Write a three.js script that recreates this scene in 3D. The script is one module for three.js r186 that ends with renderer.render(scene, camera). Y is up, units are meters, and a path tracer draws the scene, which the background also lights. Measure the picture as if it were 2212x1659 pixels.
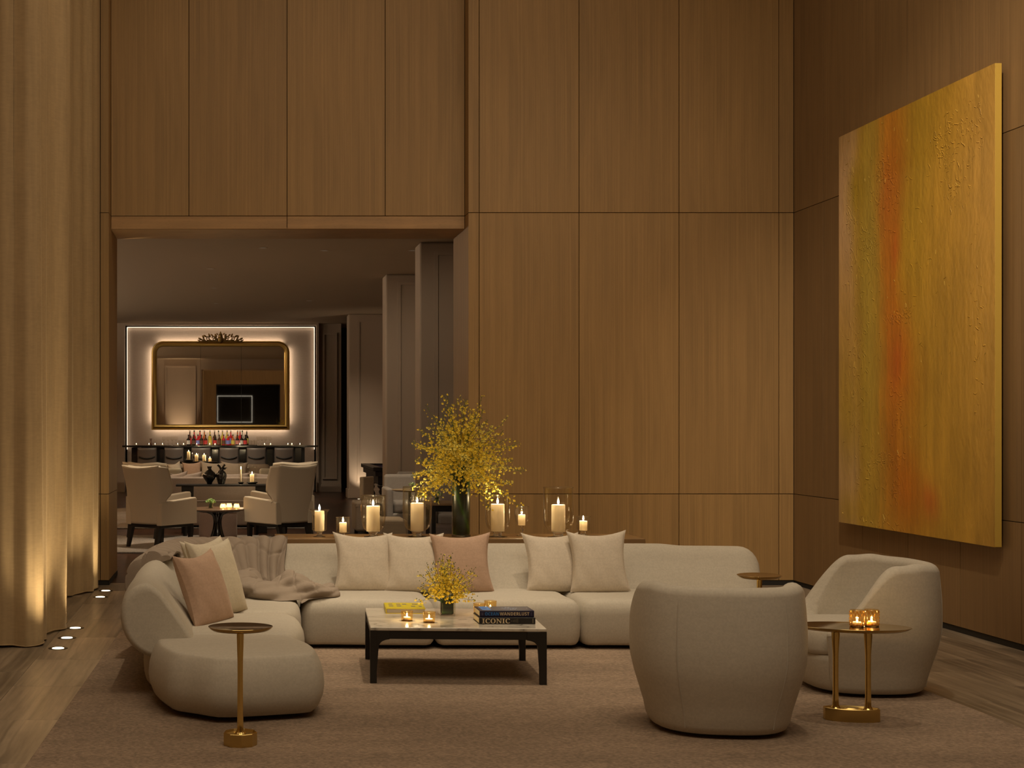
import * as THREE from 'three';
import { RoundedBoxGeometry } from 'three/addons/geometries/RoundedBoxGeometry.js';
import { mergeGeometries, toCreasedNormals } from 'three/addons/utils/BufferGeometryUtils.js';
import { RectAreaLightUniformsLib } from 'three/addons/lights/RectAreaLightUniformsLib.js';

// ---------------------------------------------------------------- camera, light, exposure
// The camera stands at the origin, 1.6 m up, looking straight down -z with a shifted lens (verticals stay vertical).
const scene = new THREE.Scene();
scene.background = new THREE.Color(0x000000);
const F = 3100;                                            // focal length in pixels of the 2212 x 1659 frame
const camera = new THREE.PerspectiveCamera(THREE.MathUtils.radToDeg(2 * Math.atan(829.5 / F)), 2212 / 1659, 0.1, 120);
camera.position.set(0, 1.6, 0);
camera.setViewOffset(2212, 1659, 594, -86.5, 2212, 1659);  // principal point at pixel (512, 916)
const renderer = new THREE.WebGLRenderer({ antialias: true });
renderer.toneMapping = THREE.LinearToneMapping;
renderer.toneMappingExposure = 1.0;
renderer.shadowMap.enabled = true;
RectAreaLightUniformsLib.init();

const WARM = new THREE.Color().setRGB(1.0, 0.825, 0.60);
const CANDLE = new THREE.Color().setRGB(1.0, 0.78, 0.46);
const CEIL = 7.6;
function areaLight(w, h, x, y, z, tx, ty, tz, power, color = WARM) {
  const l = new THREE.RectAreaLight(color, power, w, h);
  l.position.set(x, y, z); l.lookAt(tx, ty, tz); scene.add(l); return l;
}
const spotList = [];
function spot(x, y, z, tx, ty, tz, power, angle, penumbra = 0.7, radius = 3, color = WARM) {
  const l = new THREE.SpotLight(color, power, 0, angle, penumbra, 2);
  l.position.set(x, y, z); l.target.position.set(tx, ty, tz);
  l.castShadow = true; l.shadow.radius = radius; l.shadow.mapSize.set(1024, 1024); l.shadow.bias = -0.0005;
  scene.add(l, l.target); spotList.push([x, y, z]); return l;
}
function pointLight(x, y, z, power, color = CANDLE, cast = true) {
  const l = new THREE.PointLight(color, power, 0, 2);
  l.position.set(x, y, z); l.castShadow = cast; l.shadow.mapSize.set(256, 256); l.shadow.bias = -0.001; l.shadow.radius = 0.3; scene.add(l); return l;
}
// cove panels in the lobby ceiling: a soft, dim fill
const COVES = [[1.3, -3.4, 6.8, 4.4, 3.2], [2.0, -10.2, 5.4, 4.4, 1.1]];   // x, z, width, depth, radiance
for (const [x, z, w, d, p] of COVES) areaLight(w, d, x, CEIL - 0.06, z, x, 0, z, p);
const YC = CEIL - 0.1;
// downlights over the seating group
spot(1.75, YC, -9.1, 1.55, 0, -9.5, 52, 0.27, 0.9, 4);       // over the marble table
spot(0.2, YC, -10.2, 0.0, 0, -9.7, 40, 0.22, 0.9, 4);        // left end of the sofa
spot(3.3, YC, -9.8, 3.1, 0, -10.6, 44, 0.24, 0.9, 4);        // right end of the sofa
spot(0.9, YC, -9.8, 1.1, 0, -11.0, 40, 0.24, 0.9, 4);        // back of the sofa, console
spot(2.9, YC, -7.6, 3.3, 0, -8.4, 26, 0.24, 0.9, 4);         // chairs on the right
// long-throw wall washers nearer the camera
spot(0.2, YC, -3.6, 0.4, 4.6, -14.45, 10, 0.30, 1, 5);
spot(2.4, YC, -3.6, 2.9, 2.2, -14.26, 26, 0.30, 1, 5);
spot(4.2, YC, -3.6, 4.6, 2.6, -14.26, 24, 0.30, 1, 5);
spot(2.6, YC, -6.2, 5.5, 2.2, -11.8, 98, 0.32, 0.7, 2);     // picture light on the yellow canvas

// lounge beyond the opening
const DL = 3.97;
spot(-0.9, DL - 0.03, -18.2, -0.9, 0, -18.5, 25, 0.52, 0.9, 2);
spot(0.35, DL - 0.03, -19.3, 0.25, 0, -19.5, 25, 0.52, 0.9, 2);
spot(-0.4, DL - 0.03, -21.9, -0.4, 0, -22.3, 22, 0.55, 0.9, 2);
spot(-0.4, DL - 0.03, -25.0, -0.5, 0, -25.0, 26, 0.5, 0.9, 2);
spot(2.4, DL - 0.03, -19.6, 2.3, 0, -20.0, 17, 0.55, 0.9, 2);
spot(1.4, DL - 0.03, -27.6, 2.6, 0.3, -30.9, 14, 0.5, 0.9, 2);
spot(-0.4, DL - 0.03, -28.2, -0.4, 1.0, -31.9, 34, 0.5, 0.9, 2);   // bottles and stools at the bar
spot(1.3, DL - 0.03, -16.2, 2.9, 1.6, -18.7, 5.5, 0.75, 1, 1.5);
spot(1.2, DL - 0.03, -19.6, 2.7, 1.5, -22.7, 8, 0.7, 1, 1.5);     // nearest pier
areaLight(14, 0.25, -5.8, 3.4, -24, -5.0, 6, -24, 56);      // cove along the left wall of the lounge, thrown onto the ceiling

// ---------------------------------------------------------------- helpers
let seed = 7;
function rnd() { seed = (seed * 1664525 + 1013904223) >>> 0; return seed / 4294967296; }
const rr = (a, b) => a + (b - a) * rnd();
const V3 = (x, y, z) => new THREE.Vector3(x, y, z);
const taken = {};
function numbered(name) {
  const n = taken[name] = (taken[name] ?? -1) + 1;
  return n ? name + '_' + String(n).padStart(3, '0') : name;
}
function shade(o) { o.traverse((m) => { if (m.isMesh) { m.castShadow = true; m.receiveShadow = true; } }); return o; }
function thing(name, label, category, [x, y, z] = [0, 0, 0], turn = 0, group) {
  const o = new THREE.Group(); o.name = numbered(name); scene.add(o);
  o.position.set(x, y, z); o.rotation.y = turn; o.userData = { label, category };
  if (group) o.userData.group = group;
  return o;
}
function structure(name) { const o = new THREE.Group(); o.name = name; o.userData.kind = 'structure'; scene.add(o); return o; }
function part(name, geo, mat, parent, [x, y, z] = [0, 0, 0]) {
  const m = new THREE.Mesh(geo, mat); m.name = name; m.position.set(x, y, z);
  m.castShadow = m.receiveShadow = true; parent.add(m); return m;
}
function copy(root, [x, y, z], turn, label, group) {
  const r = root.clone(); r.name = numbered(root.name.replace(/_\d{3}$/, '')); scene.add(r);
  r.position.set(x, y, z); if (turn !== undefined) r.rotation.set(0, turn, 0);
  r.userData = { ...root.userData };
  if (label) r.userData.label = label;
  if (group) r.userData.group = group;
  return r;
}
// uv in metres, by the dominant axis of each face
function uvBox(g, ou = 0, ov = 0) {
  if (!g.attributes.normal) g.computeVertexNormals();
  const p = g.attributes.position, n = g.attributes.normal, uv = new Float32Array(p.count * 2);
  for (let i = 0; i < p.count; i++) {
    const ax = Math.abs(n.getX(i)), ay = Math.abs(n.getY(i)), az = Math.abs(n.getZ(i));
    let u, v;
    if (ay >= ax && ay >= az) { u = p.getX(i); v = p.getZ(i); }
    else if (ax >= az) { u = p.getZ(i); v = p.getY(i); }
    else { u = p.getX(i); v = p.getY(i); }
    uv[2 * i] = u + ou; uv[2 * i + 1] = v + ov;
  }
  g.setAttribute('uv', new THREE.BufferAttribute(uv, 2));
  return g;
}
const box = (w, h, d, x = 0, y = 0, z = 0) => new THREE.BoxGeometry(w, h, d).translate(x, y, z);
const rbox = (w, h, d, r, x = 0, y = 0, z = 0, s = 3) => uvBox(new RoundedBoxGeometry(w, h, d, s, Math.min(r, w / 2.01, h / 2.01, d / 2.01)).translate(x, y, z));
const bx = (x0, x1, y0, y1, z0, z1) => box(x1 - x0, y1 - y0, z1 - z0, (x0 + x1) / 2, (y0 + y1) / 2, (z0 + z1) / 2);
// panel with bevelled front edges (12 + 8 triangles): extruded rectangle facing +z
function slab(x0, x1, y0, y1, zf, t, b = 0.002) {
  const s = new THREE.Shape([[x0 + b, y0 + b], [x1 - b, y0 + b], [x1 - b, y1 - b], [x0 + b, y1 - b]].map((q) => new THREE.Vector2(...q)));
  return new THREE.ExtrudeGeometry(s, { depth: t - 2 * b, bevelEnabled: true, bevelThickness: b, bevelSize: b, bevelSegments: 1 }).translate(0, 0, zf - t + b);
}
const lathe = (pts, n = 32) => new THREE.LatheGeometry(pts.map(([r, y]) => new THREE.Vector2(r, y)), n);
const merge = (a) => mergeGeometries(a.map((g) => { const q = g.index ? g.toNonIndexed() : g; for (const k of Object.keys(q.attributes)) if (!['position', 'normal', 'uv'].includes(k)) q.deleteAttribute(k); return q; }));
function tube(points, r, seg = 24, rad = 8, closed = false) {
  return new THREE.TubeGeometry(new THREE.CatmullRomCurve3(points.map((p) => V3(...p)), closed), seg, r, rad, closed);
}
const smooth = (t) => { t = Math.min(1, Math.max(0, t)); return t * t * (3 - 2 * t); };
// grid of points to a mesh; rows of equal length, optionally closed around the row
function skin(rows, closedRow = false, caps = false) {
  const n = rows[0].length, pos = [], idx = [];
  for (const r of rows) for (const p of r) pos.push(p[0], p[1], p[2]);
  const w = closedRow ? n : n - 1;
  for (let i = 0; i < rows.length - 1; i++) for (let j = 0; j < w; j++) {
    const a = i * n + j, b = i * n + (j + 1) % n, c = a + n, d = b + n;
    idx.push(a, c, b, b, c, d);
  }
  if (caps) for (const [i, flip] of [[0, false], [rows.length - 1, true]]) {
    const c = [0, 0, 0]; for (const p of rows[i]) for (let k = 0; k < 3; k++) c[k] += p[k] / n;
    const m = pos.length / 3; pos.push(...c);
    for (let j = 0; j < n; j++) { const a = i * n + j, b = i * n + (j + 1) % n; flip ? idx.push(m, b, a) : idx.push(m, a, b); }
  }
  const g = new THREE.BufferGeometry();
  g.setAttribute('position', new THREE.Float32BufferAttribute(pos, 3)); g.setIndex(idx); g.computeVertexNormals();
  return uvFace(g.toNonIndexed());
}
// closed smooth outline through points
function outline(pts, n = 96) {
  const c = new THREE.CatmullRomCurve3(pts.map(([x, z]) => V3(x, 0, z)), true, 'centripetal');
  return c.getSpacedPoints(n).slice(0, n).map((p) => [p.x, p.z]);
}
// upholstered block: plan outline (x, z), profile of [height, inset]
function upholster(out, profile) {
  const n = out.length, nrm = [];
  let area = 0; for (let i = 0; i < n; i++) { const a = out[i], b = out[(i + 1) % n]; area += a[0] * b[1] - b[0] * a[1]; }
  const sg = area > 0 ? 1 : -1;
  for (let i = 0; i < n; i++) {
    const a = out[(i + n - 2) % n], b = out[(i + 2) % n]; let x = b[1] - a[1], z = -(b[0] - a[0]); const l = Math.hypot(x, z) || 1;
    nrm.push([sg * x / l, sg * z / l]);
  }
  const c = out.reduce((s, p) => [s[0] + p[0] / n, s[1] + p[1] / n], [0, 0]);
  const rows = profile.map(([y, inset]) => out.map((p, i) => [p[0] - nrm[i][0] * inset, y, p[1] - nrm[i][1] * inset]));
  const last = rows[rows.length - 1], ly = profile[profile.length - 1][0], crown = 0.008;
  for (const k of [0.7, 0.35, 0.04]) rows.push(last.map((p) => [c[0] + (p[0] - c[0]) * k, ly + crown * (1 - k), c[1] + (p[2] - c[1]) * k]));
  if (sg > 0) for (const r of rows) r.reverse();
  return flipOut(skin(rows.map((r) => r.slice().reverse()), true, true));
}
function uvFace(g, ou = 0, ov = 0) {   // like uvBox, but each triangle keeps to one axis
  const p = g.attributes.position, uv = new Float32Array(p.count * 2), a = V3(0, 0, 0), b = V3(0, 0, 0), c = V3(0, 0, 0);
  for (let i = 0; i < p.count; i += 3) {
    a.fromBufferAttribute(p, i); b.fromBufferAttribute(p, i + 1); c.fromBufferAttribute(p, i + 2);
    const n = b.clone().sub(a).cross(c.clone().sub(a)), ax = Math.abs(n.x), ay = Math.abs(n.y), az = Math.abs(n.z);
    [a, b, c].forEach((q, k) => { const [u, v] = ay >= ax && ay >= az ? [q.x, q.z] : ax >= az ? [q.z, q.y] : [q.x, q.y]; uv[2 * (i + k)] = u + ou; uv[2 * (i + k) + 1] = v + ov; });
  }
  g.setAttribute('uv', new THREE.BufferAttribute(uv, 2)); return g;
}
function turnOver(g) {   // reverse every triangle of a non-indexed geometry
  for (const k of Object.keys(g.attributes)) { const at = g.attributes[k], w = at.itemSize, arr = at.array;
    for (let i = 0; i < at.count; i += 3) for (let q = 0; q < w; q++) { const t = arr[(i + 1) * w + q]; arr[(i + 1) * w + q] = arr[(i + 2) * w + q]; arr[(i + 2) * w + q] = t; }
    if (k === 'normal') for (let i = 0; i < arr.length; i++) arr[i] = -arr[i]; }
  return g;
}
function flipOut(g) {   // make sure the faces look outwards
  g.computeBoundingBox(); const c = g.boundingBox.getCenter(V3(0, 0, 0));
  const p = g.attributes.position; let s = 0; const a = V3(0, 0, 0), b = V3(0, 0, 0), d = V3(0, 0, 0);
  for (let i = 0; i < p.count; i += 3) {
    a.fromBufferAttribute(p, i); b.fromBufferAttribute(p, i + 1); d.fromBufferAttribute(p, i + 2);
    const n = b.clone().sub(a).cross(d.clone().sub(a)); s += n.dot(a.clone().add(b).add(d).divideScalar(3).sub(c));
  }
  return s < 0 ? turnOver(g) : g;
}
// ---------------------------------------------------------------- procedural textures and materials
function hash(x, y) { let h = (x * 374761393 + y * 668265263) | 0; h = Math.imul(h ^ (h >>> 13), 1274126177); return ((h ^ (h >>> 16)) >>> 0) / 4294967296; }
function vnoise(x, y, px, py) {   // periodic value noise
  const xi = Math.floor(x), yi = Math.floor(y), fx = smooth(x - xi), fy = smooth(y - yi);
  const m = (a, n) => ((a % n) + n) % n;
  const a = hash(m(xi, px), m(yi, py)), b = hash(m(xi + 1, px), m(yi, py)), c = hash(m(xi, px), m(yi + 1, py)), d = hash(m(xi + 1, px), m(yi + 1, py));
  return (a * (1 - fx) + b * fx) * (1 - fy) + (c * (1 - fx) + d * fx) * fy;
}
function fbm(u, v, fx, fy, oct = 4) { let s = 0, a = 0.5, t = 0; for (let o = 0; o < oct; o++) { s += a * vnoise(u * fx + o * 17, v * fy + o * 31, fx, fy); t += a; a *= 0.5; fx *= 2; fy *= 2; } return s / t; }
function tex(w, h, fn, sx, sy, srgb = true) {   // fn(u, v) -> [r, g, b] in 0..1 as stored; covers sx by sy metres
  const d = new Uint8Array(w * h * 4);
  for (let j = 0; j < h; j++) for (let i = 0; i < w; i++) {
    const c = fn(i / w, j / h, i, j), k = (j * w + i) * 4;
    for (let q = 0; q < 3; q++) d[k + q] = Math.max(0, Math.min(255, Math.round(255 * (Array.isArray(c) ? c[q] : c)))); d[k + 3] = 255;
  }
  const t = new THREE.DataTexture(d, w, h); t.wrapS = t.wrapT = THREE.RepeatWrapping; t.magFilter = THREE.LinearFilter; t.minFilter = THREE.LinearMipmapLinearFilter; t.generateMipmaps = true;
  if (srgb) t.colorSpace = THREE.SRGBColorSpace; t.repeat.set(1 / sx, 1 / sy); t.needsUpdate = true; return t;
}
const lin = (r, g, b) => new THREE.Color().setRGB(r, g, b);
const std = (color, roughness = 0.8, extra = {}) => new THREE.MeshStandardMaterial({ color, roughness, ...extra });
const phys = (color, roughness, extra = {}) => new THREE.MeshPhysicalMaterial({ color, roughness, ...extra });

// oak veneer: fine vertical figure, tone multiplies the material colour
const oakTex = tex(512, 1024, (u, v) => {
  const w = fbm(u, v, 4, 3, 3), line = fbm(u + 0.012 * (w - 0.5), v, 128, 2, 2), pore = hash(Math.floor(u * 512), Math.floor(v * 40 + hash(Math.floor(u * 512), 3) * 40));
  const cath = 0.5 + 0.5 * Math.sin((u * 7 + 1.6 * w) * 6.283);
  const s = 0.86 + 0.12 * (line - 0.5) + 0.025 * (cath - 0.5) + 0.07 * (w - 0.5) - (pore > 0.86 ? 0.03 : 0);
  return [s, s * 0.985, s * 0.955];
}, 1.0, 3.2);
const oakH = oakTex.clone(); oakH.rotation = Math.PI / 2; oakH.repeat.set(1 / 3.2, 1); oakH.needsUpdate = true;
const oakTones = [[0.46, 0.278, 0.106], [0.475, 0.288, 0.11], [0.445, 0.268, 0.102], [0.465, 0.282, 0.108]].map((c) => std(lin(...c), 0.55, { map: oakTex }));
const oakTrim = std(lin(0.53, 0.31, 0.13), 0.5, { map: oakH });
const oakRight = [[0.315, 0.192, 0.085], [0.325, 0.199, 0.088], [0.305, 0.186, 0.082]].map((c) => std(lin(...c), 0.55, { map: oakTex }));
const dark = std(lin(0.012, 0.009, 0.006), 0.7);
// limestone with veins running along the room
const stoneTex = tex(512, 1024, (u, v) => {
  const w = fbm(u, v, 3, 3, 4), s = fbm(u + 0.05 * w, v, 40, 3, 4), f = fbm(u, v, 90, 24, 2);
  const band = Math.pow(fbm(u + 0.09 * w, v, 10, 2, 3), 1.5);
  const k = 0.72 + 0.34 * (s - 0.5) + 0.10 * (f - 0.5) + 0.3 * (band - 0.35);
  return [k, k * 0.955, k * 0.9];
}, 1.2, 3.0);
const stoneTones = [[0.58, 0.5, 0.4], [0.54, 0.465, 0.37], [0.62, 0.53, 0.425]].map((c) => std(lin(...c), 0.32, { map: stoneTex }));
const grout = std(lin(0.20, 0.165, 0.125), 0.8);
const carpetTex = tex(512, 512, (u, v) => { const n = fbm(u, v, 128, 128, 2), b = fbm(u, v, 5, 9, 4); const s = 0.76 + 0.26 * (n - 0.5) + 0.13 * (b - 0.5); return [s, s * 0.99, s * 0.975]; }, 1.7, 1.7);
const carpetBump = tex(256, 256, (u, v) => fbm(u, v, 128, 128, 1), 0.5, 0.5, false);
const carpet = std(lin(0.48, 0.35, 0.245), 1, { map: carpetTex, bumpMap: carpetBump, bumpScale: 0.004 });
const weave = tex(256, 256, (u, v, i, j) => 0.45 + 0.2 * (((i >> 1) + (j >> 1)) & 1) + 0.35 * fbm(u, v, 64, 64, 2), 0.16, 0.16, false);
const weaveTone = tex(256, 256, (u, v) => { const s = 0.94 + 0.035 * (fbm(u, v, 8, 48, 3) - 0.5) + 0.05 * (fbm(u, v, 90, 90, 1) - 0.5); return [s, s, s * 0.99]; }, 0.7, 0.7);
const fabric = (r, g, b, bump = 0.0008, extra = {}) => phys(lin(r, g, b), 0.92, { map: weaveTone, bumpMap: weave, bumpScale: bump, sheen: 0.25, sheenRoughness: 0.6, sheenColor: lin(0.7, 0.65, 0.55), ...extra });
const sofaCloth = fabric(0.57, 0.515, 0.43);
const chairCloth = fabric(0.58, 0.525, 0.44);
const ivory = fabric(0.70, 0.61, 0.50, 0.0004, { sheen: 0.5 });
const blush = fabric(0.52, 0.35, 0.25, 0.0004, { sheen: 0.5 });
const cream = fabric(0.68, 0.60, 0.46, 0.0004, { roughness: 0.6, sheen: 0.6 });
const furBump = tex(256, 256, (u, v) => 0.5 + 0.5 * (fbm(u, v, 90, 110, 2) - 0.5), 0.16, 0.16, false);
const fur = phys(lin(0.33, 0.265, 0.205), 1, { bumpMap: furBump, bumpScale: 0.004, sheen: 0.6, sheenRoughness: 0.5, sheenColor: lin(0.6, 0.5, 0.4) });
const leather = std(lin(0.56, 0.47, 0.35), 0.55);
const curtainTex = tex(512, 512, (u, v) => { const s = 0.82 + 0.05 * (fbm(u, v, 24, 90, 2) - 0.5) + 0.08 * (fbm(u, v, 40, 3, 3) - 0.5); return [s, s * 0.97, s * 0.93]; }, 0.8, 0.8);
const curtainMat = phys(lin(0.64, 0.475, 0.265), 0.8, { map: curtainTex, sheen: 0.3, sheenRoughness: 0.5, sheenColor: lin(0.7, 0.55, 0.35), side: THREE.DoubleSide });
const brass = phys(lin(0.74, 0.54, 0.20), 0.16, { metalness: 1 });
const brassBase = phys(lin(0.60, 0.43, 0.16), 0.34, { metalness: 1 });
const brassTop = phys(lin(0.46, 0.33, 0.13), 0.10, { metalness: 1 });
const gold = phys(lin(0.58, 0.40, 0.13), 0.30, { metalness: 1 });
const oldGold = phys(lin(0.30, 0.19, 0.07), 0.45, { metalness: 1 });
const blackWood = std(lin(0.012, 0.010, 0.008), 0.42);
const blackGloss = phys(lin(0.008, 0.008, 0.008), 0.12, { clearcoat: 1, clearcoatRoughness: 0.05 });
const marbleTex = tex(512, 512, (u, v) => {
  const w = fbm(u, v, 3, 3, 5), r = Math.abs(fbm(u + 0.25 * w, v + 0.2 * w, 4, 6, 4) - 0.5), q = Math.abs(fbm(u + 0.4 * w, v, 9, 12, 3) - 0.5);
  const s = 0.92 - 0.24 * Math.exp(-r * 26) - 0.07 * Math.exp(-q * 34) - 0.10 * (w - 0.5); return [s, s * 0.985, s * 0.96];
}, 0.9, 0.9);
const marble = phys(lin(0.72, 0.68, 0.60), 0.12, { map: marbleTex });
const glass = phys(lin(0.97, 0.97, 0.95), 0.02, { transmission: 1, thickness: 0.004, ior: 1.45 });
const glassThin = phys(lin(0.96, 0.95, 0.92), 0.02, { transmission: 1, thickness: 0 });
const amber = phys(lin(0.95, 0.70, 0.34), 0.08, { transmission: 1, thickness: 0.004, ior: 1.45 });
const amberGlow = phys(lin(0.95, 0.77, 0.43), 0.06, { transmission: 1, thickness: 0 });
const amberFrost = phys(lin(0.95, 0.70, 0.32), 0.7, { transmission: 0.55, thickness: 0 });
const wax = phys(lin(0.84, 0.76, 0.62), 0.6, { transmission: 0.35, thickness: 0 });
const waxSolid = std(lin(0.80, 0.70, 0.52), 0.6, { emissive: lin(1, 0.66, 0.28), emissiveIntensity: 0.0 });
const flameMat = std(lin(1, 0.9, 0.7), 1, { emissive: lin(1.0, 0.80, 0.50), emissiveIntensity: 16 });
const wick = std(lin(0.02, 0.015, 0.01), 1);
const leafGreen = std(lin(0.035, 0.085, 0.018), 0.5, { side: THREE.DoubleSide });
const leafDark = std(lin(0.014, 0.035, 0.008), 0.35, { side: THREE.DoubleSide });
const leafBright = std(lin(0.16, 0.30, 0.07), 0.6, { side: THREE.DoubleSide });
const stemGreen = std(lin(0.12, 0.15, 0.025), 0.7);
const petal = phys(lin(0.88, 0.66, 0.05), 0.7, { side: THREE.DoubleSide });
const petalPale = phys(lin(0.86, 0.72, 0.14), 0.7, { side: THREE.DoubleSide });
const lipRed = std(lin(0.30, 0.09, 0.01), 0.8, { side: THREE.DoubleSide });
const taupe = std(lin(0.30, 0.225, 0.165), 0.7);
const taupePanel = std(lin(0.34, 0.26, 0.195), 0.7);
const plaster = std(lin(0.40, 0.30, 0.20), 0.9);
const herring = tex(512, 512, (u, v, i, j) => {
  // herringbone of narrow boards: 8 x 8 cells of one board width each
  const N = 16, x = u * N, y = v * N, cx = Math.floor(x), cy = Math.floor(y), L = 4;
  const k = (((cx - cy) % (2 * L)) + 2 * L) % (2 * L), horiz = k < L;
  const id = horiz ? hash(cy + 5, Math.floor((cx - cy - k) / 8) + 50) : hash(cx + 91, Math.floor((cx - cy - k) / 8) + 7);
  const grain = horiz ? fbm(u, v, 8, 120, 2) : fbm(u, v, 120, 8, 2);
  const ex = horiz ? Math.abs(y - cy - 0.5) : Math.abs(x - cx - 0.5);
  let s = 0.45 + 0.35 * id + 0.22 * (grain - 0.5); if (ex > 0.46) s *= 0.55;
  return [s, s * 0.86, s * 0.78];
}, 1.4, 1.4);
const darkWoodFloor = std(lin(0.16, 0.085, 0.05), 0.3, { map: herring });
// ---------------------------------------------------------------- the lobby shell
const DW = 14.26, DH = 14.49, DB = 15.25;                    // distances of the oak wall, of the panels over the opening, of the far edge of the jambs
const XL = -1.274, XR = 2.30, XW = 5.533, XS = -3.2, YH = 3.568, ZF = 5.2;
const J = 0.003;                                             // half a joint
{ // stone floor, one mesh per stone
  const fl = structure('floor');
  part('floor_bed', bx(XS, XW + 0.1, -0.2, -0.012, -DW - 0.02, ZF), grout, fl);
  const geoCache = {};
  const tile = (x0, x1, z0, z1) => {
    const k = (x1 - x0).toFixed(2) + (z1 - z0).toFixed(2), w = x1 - x0 - 0.002, d = z1 - z0 - 0.002, v = Math.floor(rnd() * 3);
    geoCache[k + v] ??= uvBox(new THREE.ExtrudeGeometry(new THREE.Shape([[-w / 2 + .001, -d / 2 + .001], [w / 2 - .001, -d / 2 + .001], [w / 2 - .001, d / 2 - .001], [-w / 2 + .001, d / 2 - .001]].map((q) => new THREE.Vector2(...q))), { depth: 0.01, bevelEnabled: true, bevelThickness: 0.001, bevelSize: 0.001, bevelSegments: 1 }).rotateX(-Math.PI / 2).translate(0, -0.011, 0), rnd() * 5, rnd() * 5);
    part('stone_tile', geoCache[k + v], stoneTones[Math.floor(rnd() * 3)], fl, [(x0 + x1) / 2, 0, (z0 + z1) / 2]);
  };
  const W = 0.61;
  for (let c = 0, x = XS; x < XW; x += W, c++) {
    const x1 = Math.min(x + W, XW + 0.05);
    const off = (c % 2) * 0.5;
    for (let z = -DW + 0.0; z < -5.2; z += 1.0) {
      const a = z === -DW ? z : z - off, b = z + 1.0 - off;
      if (x > -0.85 && x1 < 4.05 && a > -11.9) continue;      // under the rug
      tile(x, x1, Math.max(a, -DW), b);
    }
  }
  part('floor_slab', bx(XS, XW + 0.1, -0.012, 0, -5.3, ZF), stoneTones[0], fl);
  part('threshold', bx(XL, XR, -0.1, 0.001, -DW - 0.16, -DW), stoneTones[2], fl);
}
{ // oak wall facing the camera, with the header over the opening and the jambs
  const w = structure('wall_back');
  part('backing', merge([bx(XR + 0.021, XW + 0.2, 0, CEIL, -DB, -DW - 0.021), bx(XS - 0.2, XL - 0.021, 0, CEIL, -DB, -DW - 0.021), bx(XL - 0.02, XR + 0.02, YH + 0.021, CEIL, -DB, -DH - 0.021)]), dark, w);
  let k = 0;
  const panel = (x0, x1, y0, y1, zf, mat) => part('wood_panel', uvBox(slab(x0 + J, x1 - J, y0 + J, y1 - J, zf, 0.018), rnd() * 3, rnd() * 3), mat ?? oakTones[(k++ * 7) % 4], w);
  const cols = [XR, 2.406, 3.399, 4.393, 5.386, XW], rows = [0.045, 0.905, 3.70, CEIL];
  for (let i = 0; i < 5; i++) for (let j = 0; j < 3; j++) panel(cols[i], cols[i + 1], rows[j], rows[j + 1], -DW);
  for (let j = 0; j < 3; j++) panel(-1.36, XL, rows[j], rows[j + 1], -DW), panel(XS, -1.36, rows[j], rows[j + 1], -DW);
  const hc = [XL, -0.486, 0.505, 1.496, XR];                 // recessed panels over the opening
  for (let i = 0; i < 4; i++) panel(hc[i], hc[i + 1], 3.70, CEIL, -DH);
  panel(XL, 0.505, YH, 3.70, -DH, oakTrim); panel(0.505, XR, YH, 3.70, -DH, oakTrim);
  // the faces of the jambs and the underside of the header
  for (const [x, s] of [[XL, 1], [XR, -1]]) for (let j = 0; j < 3; j++) {
    part('wood_panel', j < 2 ? jamb(x, s, rows[j] + J, (j ? YH : rows[1]) - J, DB) : jamb(x, s, 3.70 + J, CEIL, DH), oakTones[j], w);
  }
  part('wood_panel', jamb(XR, -1, YH, 3.70 - J, DH), oakTones[2], w); part('wood_panel', jamb(XL, 1, YH, 3.70 - J, DH), oakTones[2], w);
  part('soffit_panel', uvBox(bx(XL, XR, YH, YH + 0.02, -DB, -DH - 0.02), 1, 1), oakTrim, w);
  const bb = structure('baseboard_back');
  part('baseboard', merge([bx(XR, XW, 0, 0.043, -DW - 0.02, -DW - 0.008), bx(XS, XL, 0, 0.043, -DW - 0.02, -DW - 0.008)]), dark, bb);
  part('jamb_base', merge([bx(XL, XL + 0.004, 0, 0.043, -DB, -DW), bx(XR - 0.004, XR, 0, 0.043, -DB, -DW)]), dark, bb);
}
function jamb(x, s, y0, y1, d1) {
  return uvBox(bx(s > 0 ? x - 0.02 : x, s > 0 ? x : x + 0.02, y0, y1, -d1, -DW - 0.001), rnd() * 3, rnd() * 3);
}
{ // oak wall on the right
  const w = structure('wall_right');
  part('backing', bx(XW + 0.02, XW + 0.25, 0, CEIL, -DW - 0.1, ZF), dark, w);
  const zs = [14.26, 13.55]; for (let d = 13.55 - 0.857; d > -5.4; d -= 0.857) zs.push(d);
  const rows = [0.045, 0.905, 3.70, CEIL]; let k = 0;
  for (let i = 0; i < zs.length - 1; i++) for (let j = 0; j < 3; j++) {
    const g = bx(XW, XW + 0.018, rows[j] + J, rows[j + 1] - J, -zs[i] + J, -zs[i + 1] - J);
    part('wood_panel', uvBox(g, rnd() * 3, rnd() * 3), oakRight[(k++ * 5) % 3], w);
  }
  const bb = structure('baseboard_right');
  part('baseboard', bx(XW + 0.008, XW + 0.02, 0, 0.043, -DW, ZF), dark, bb);
}
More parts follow.
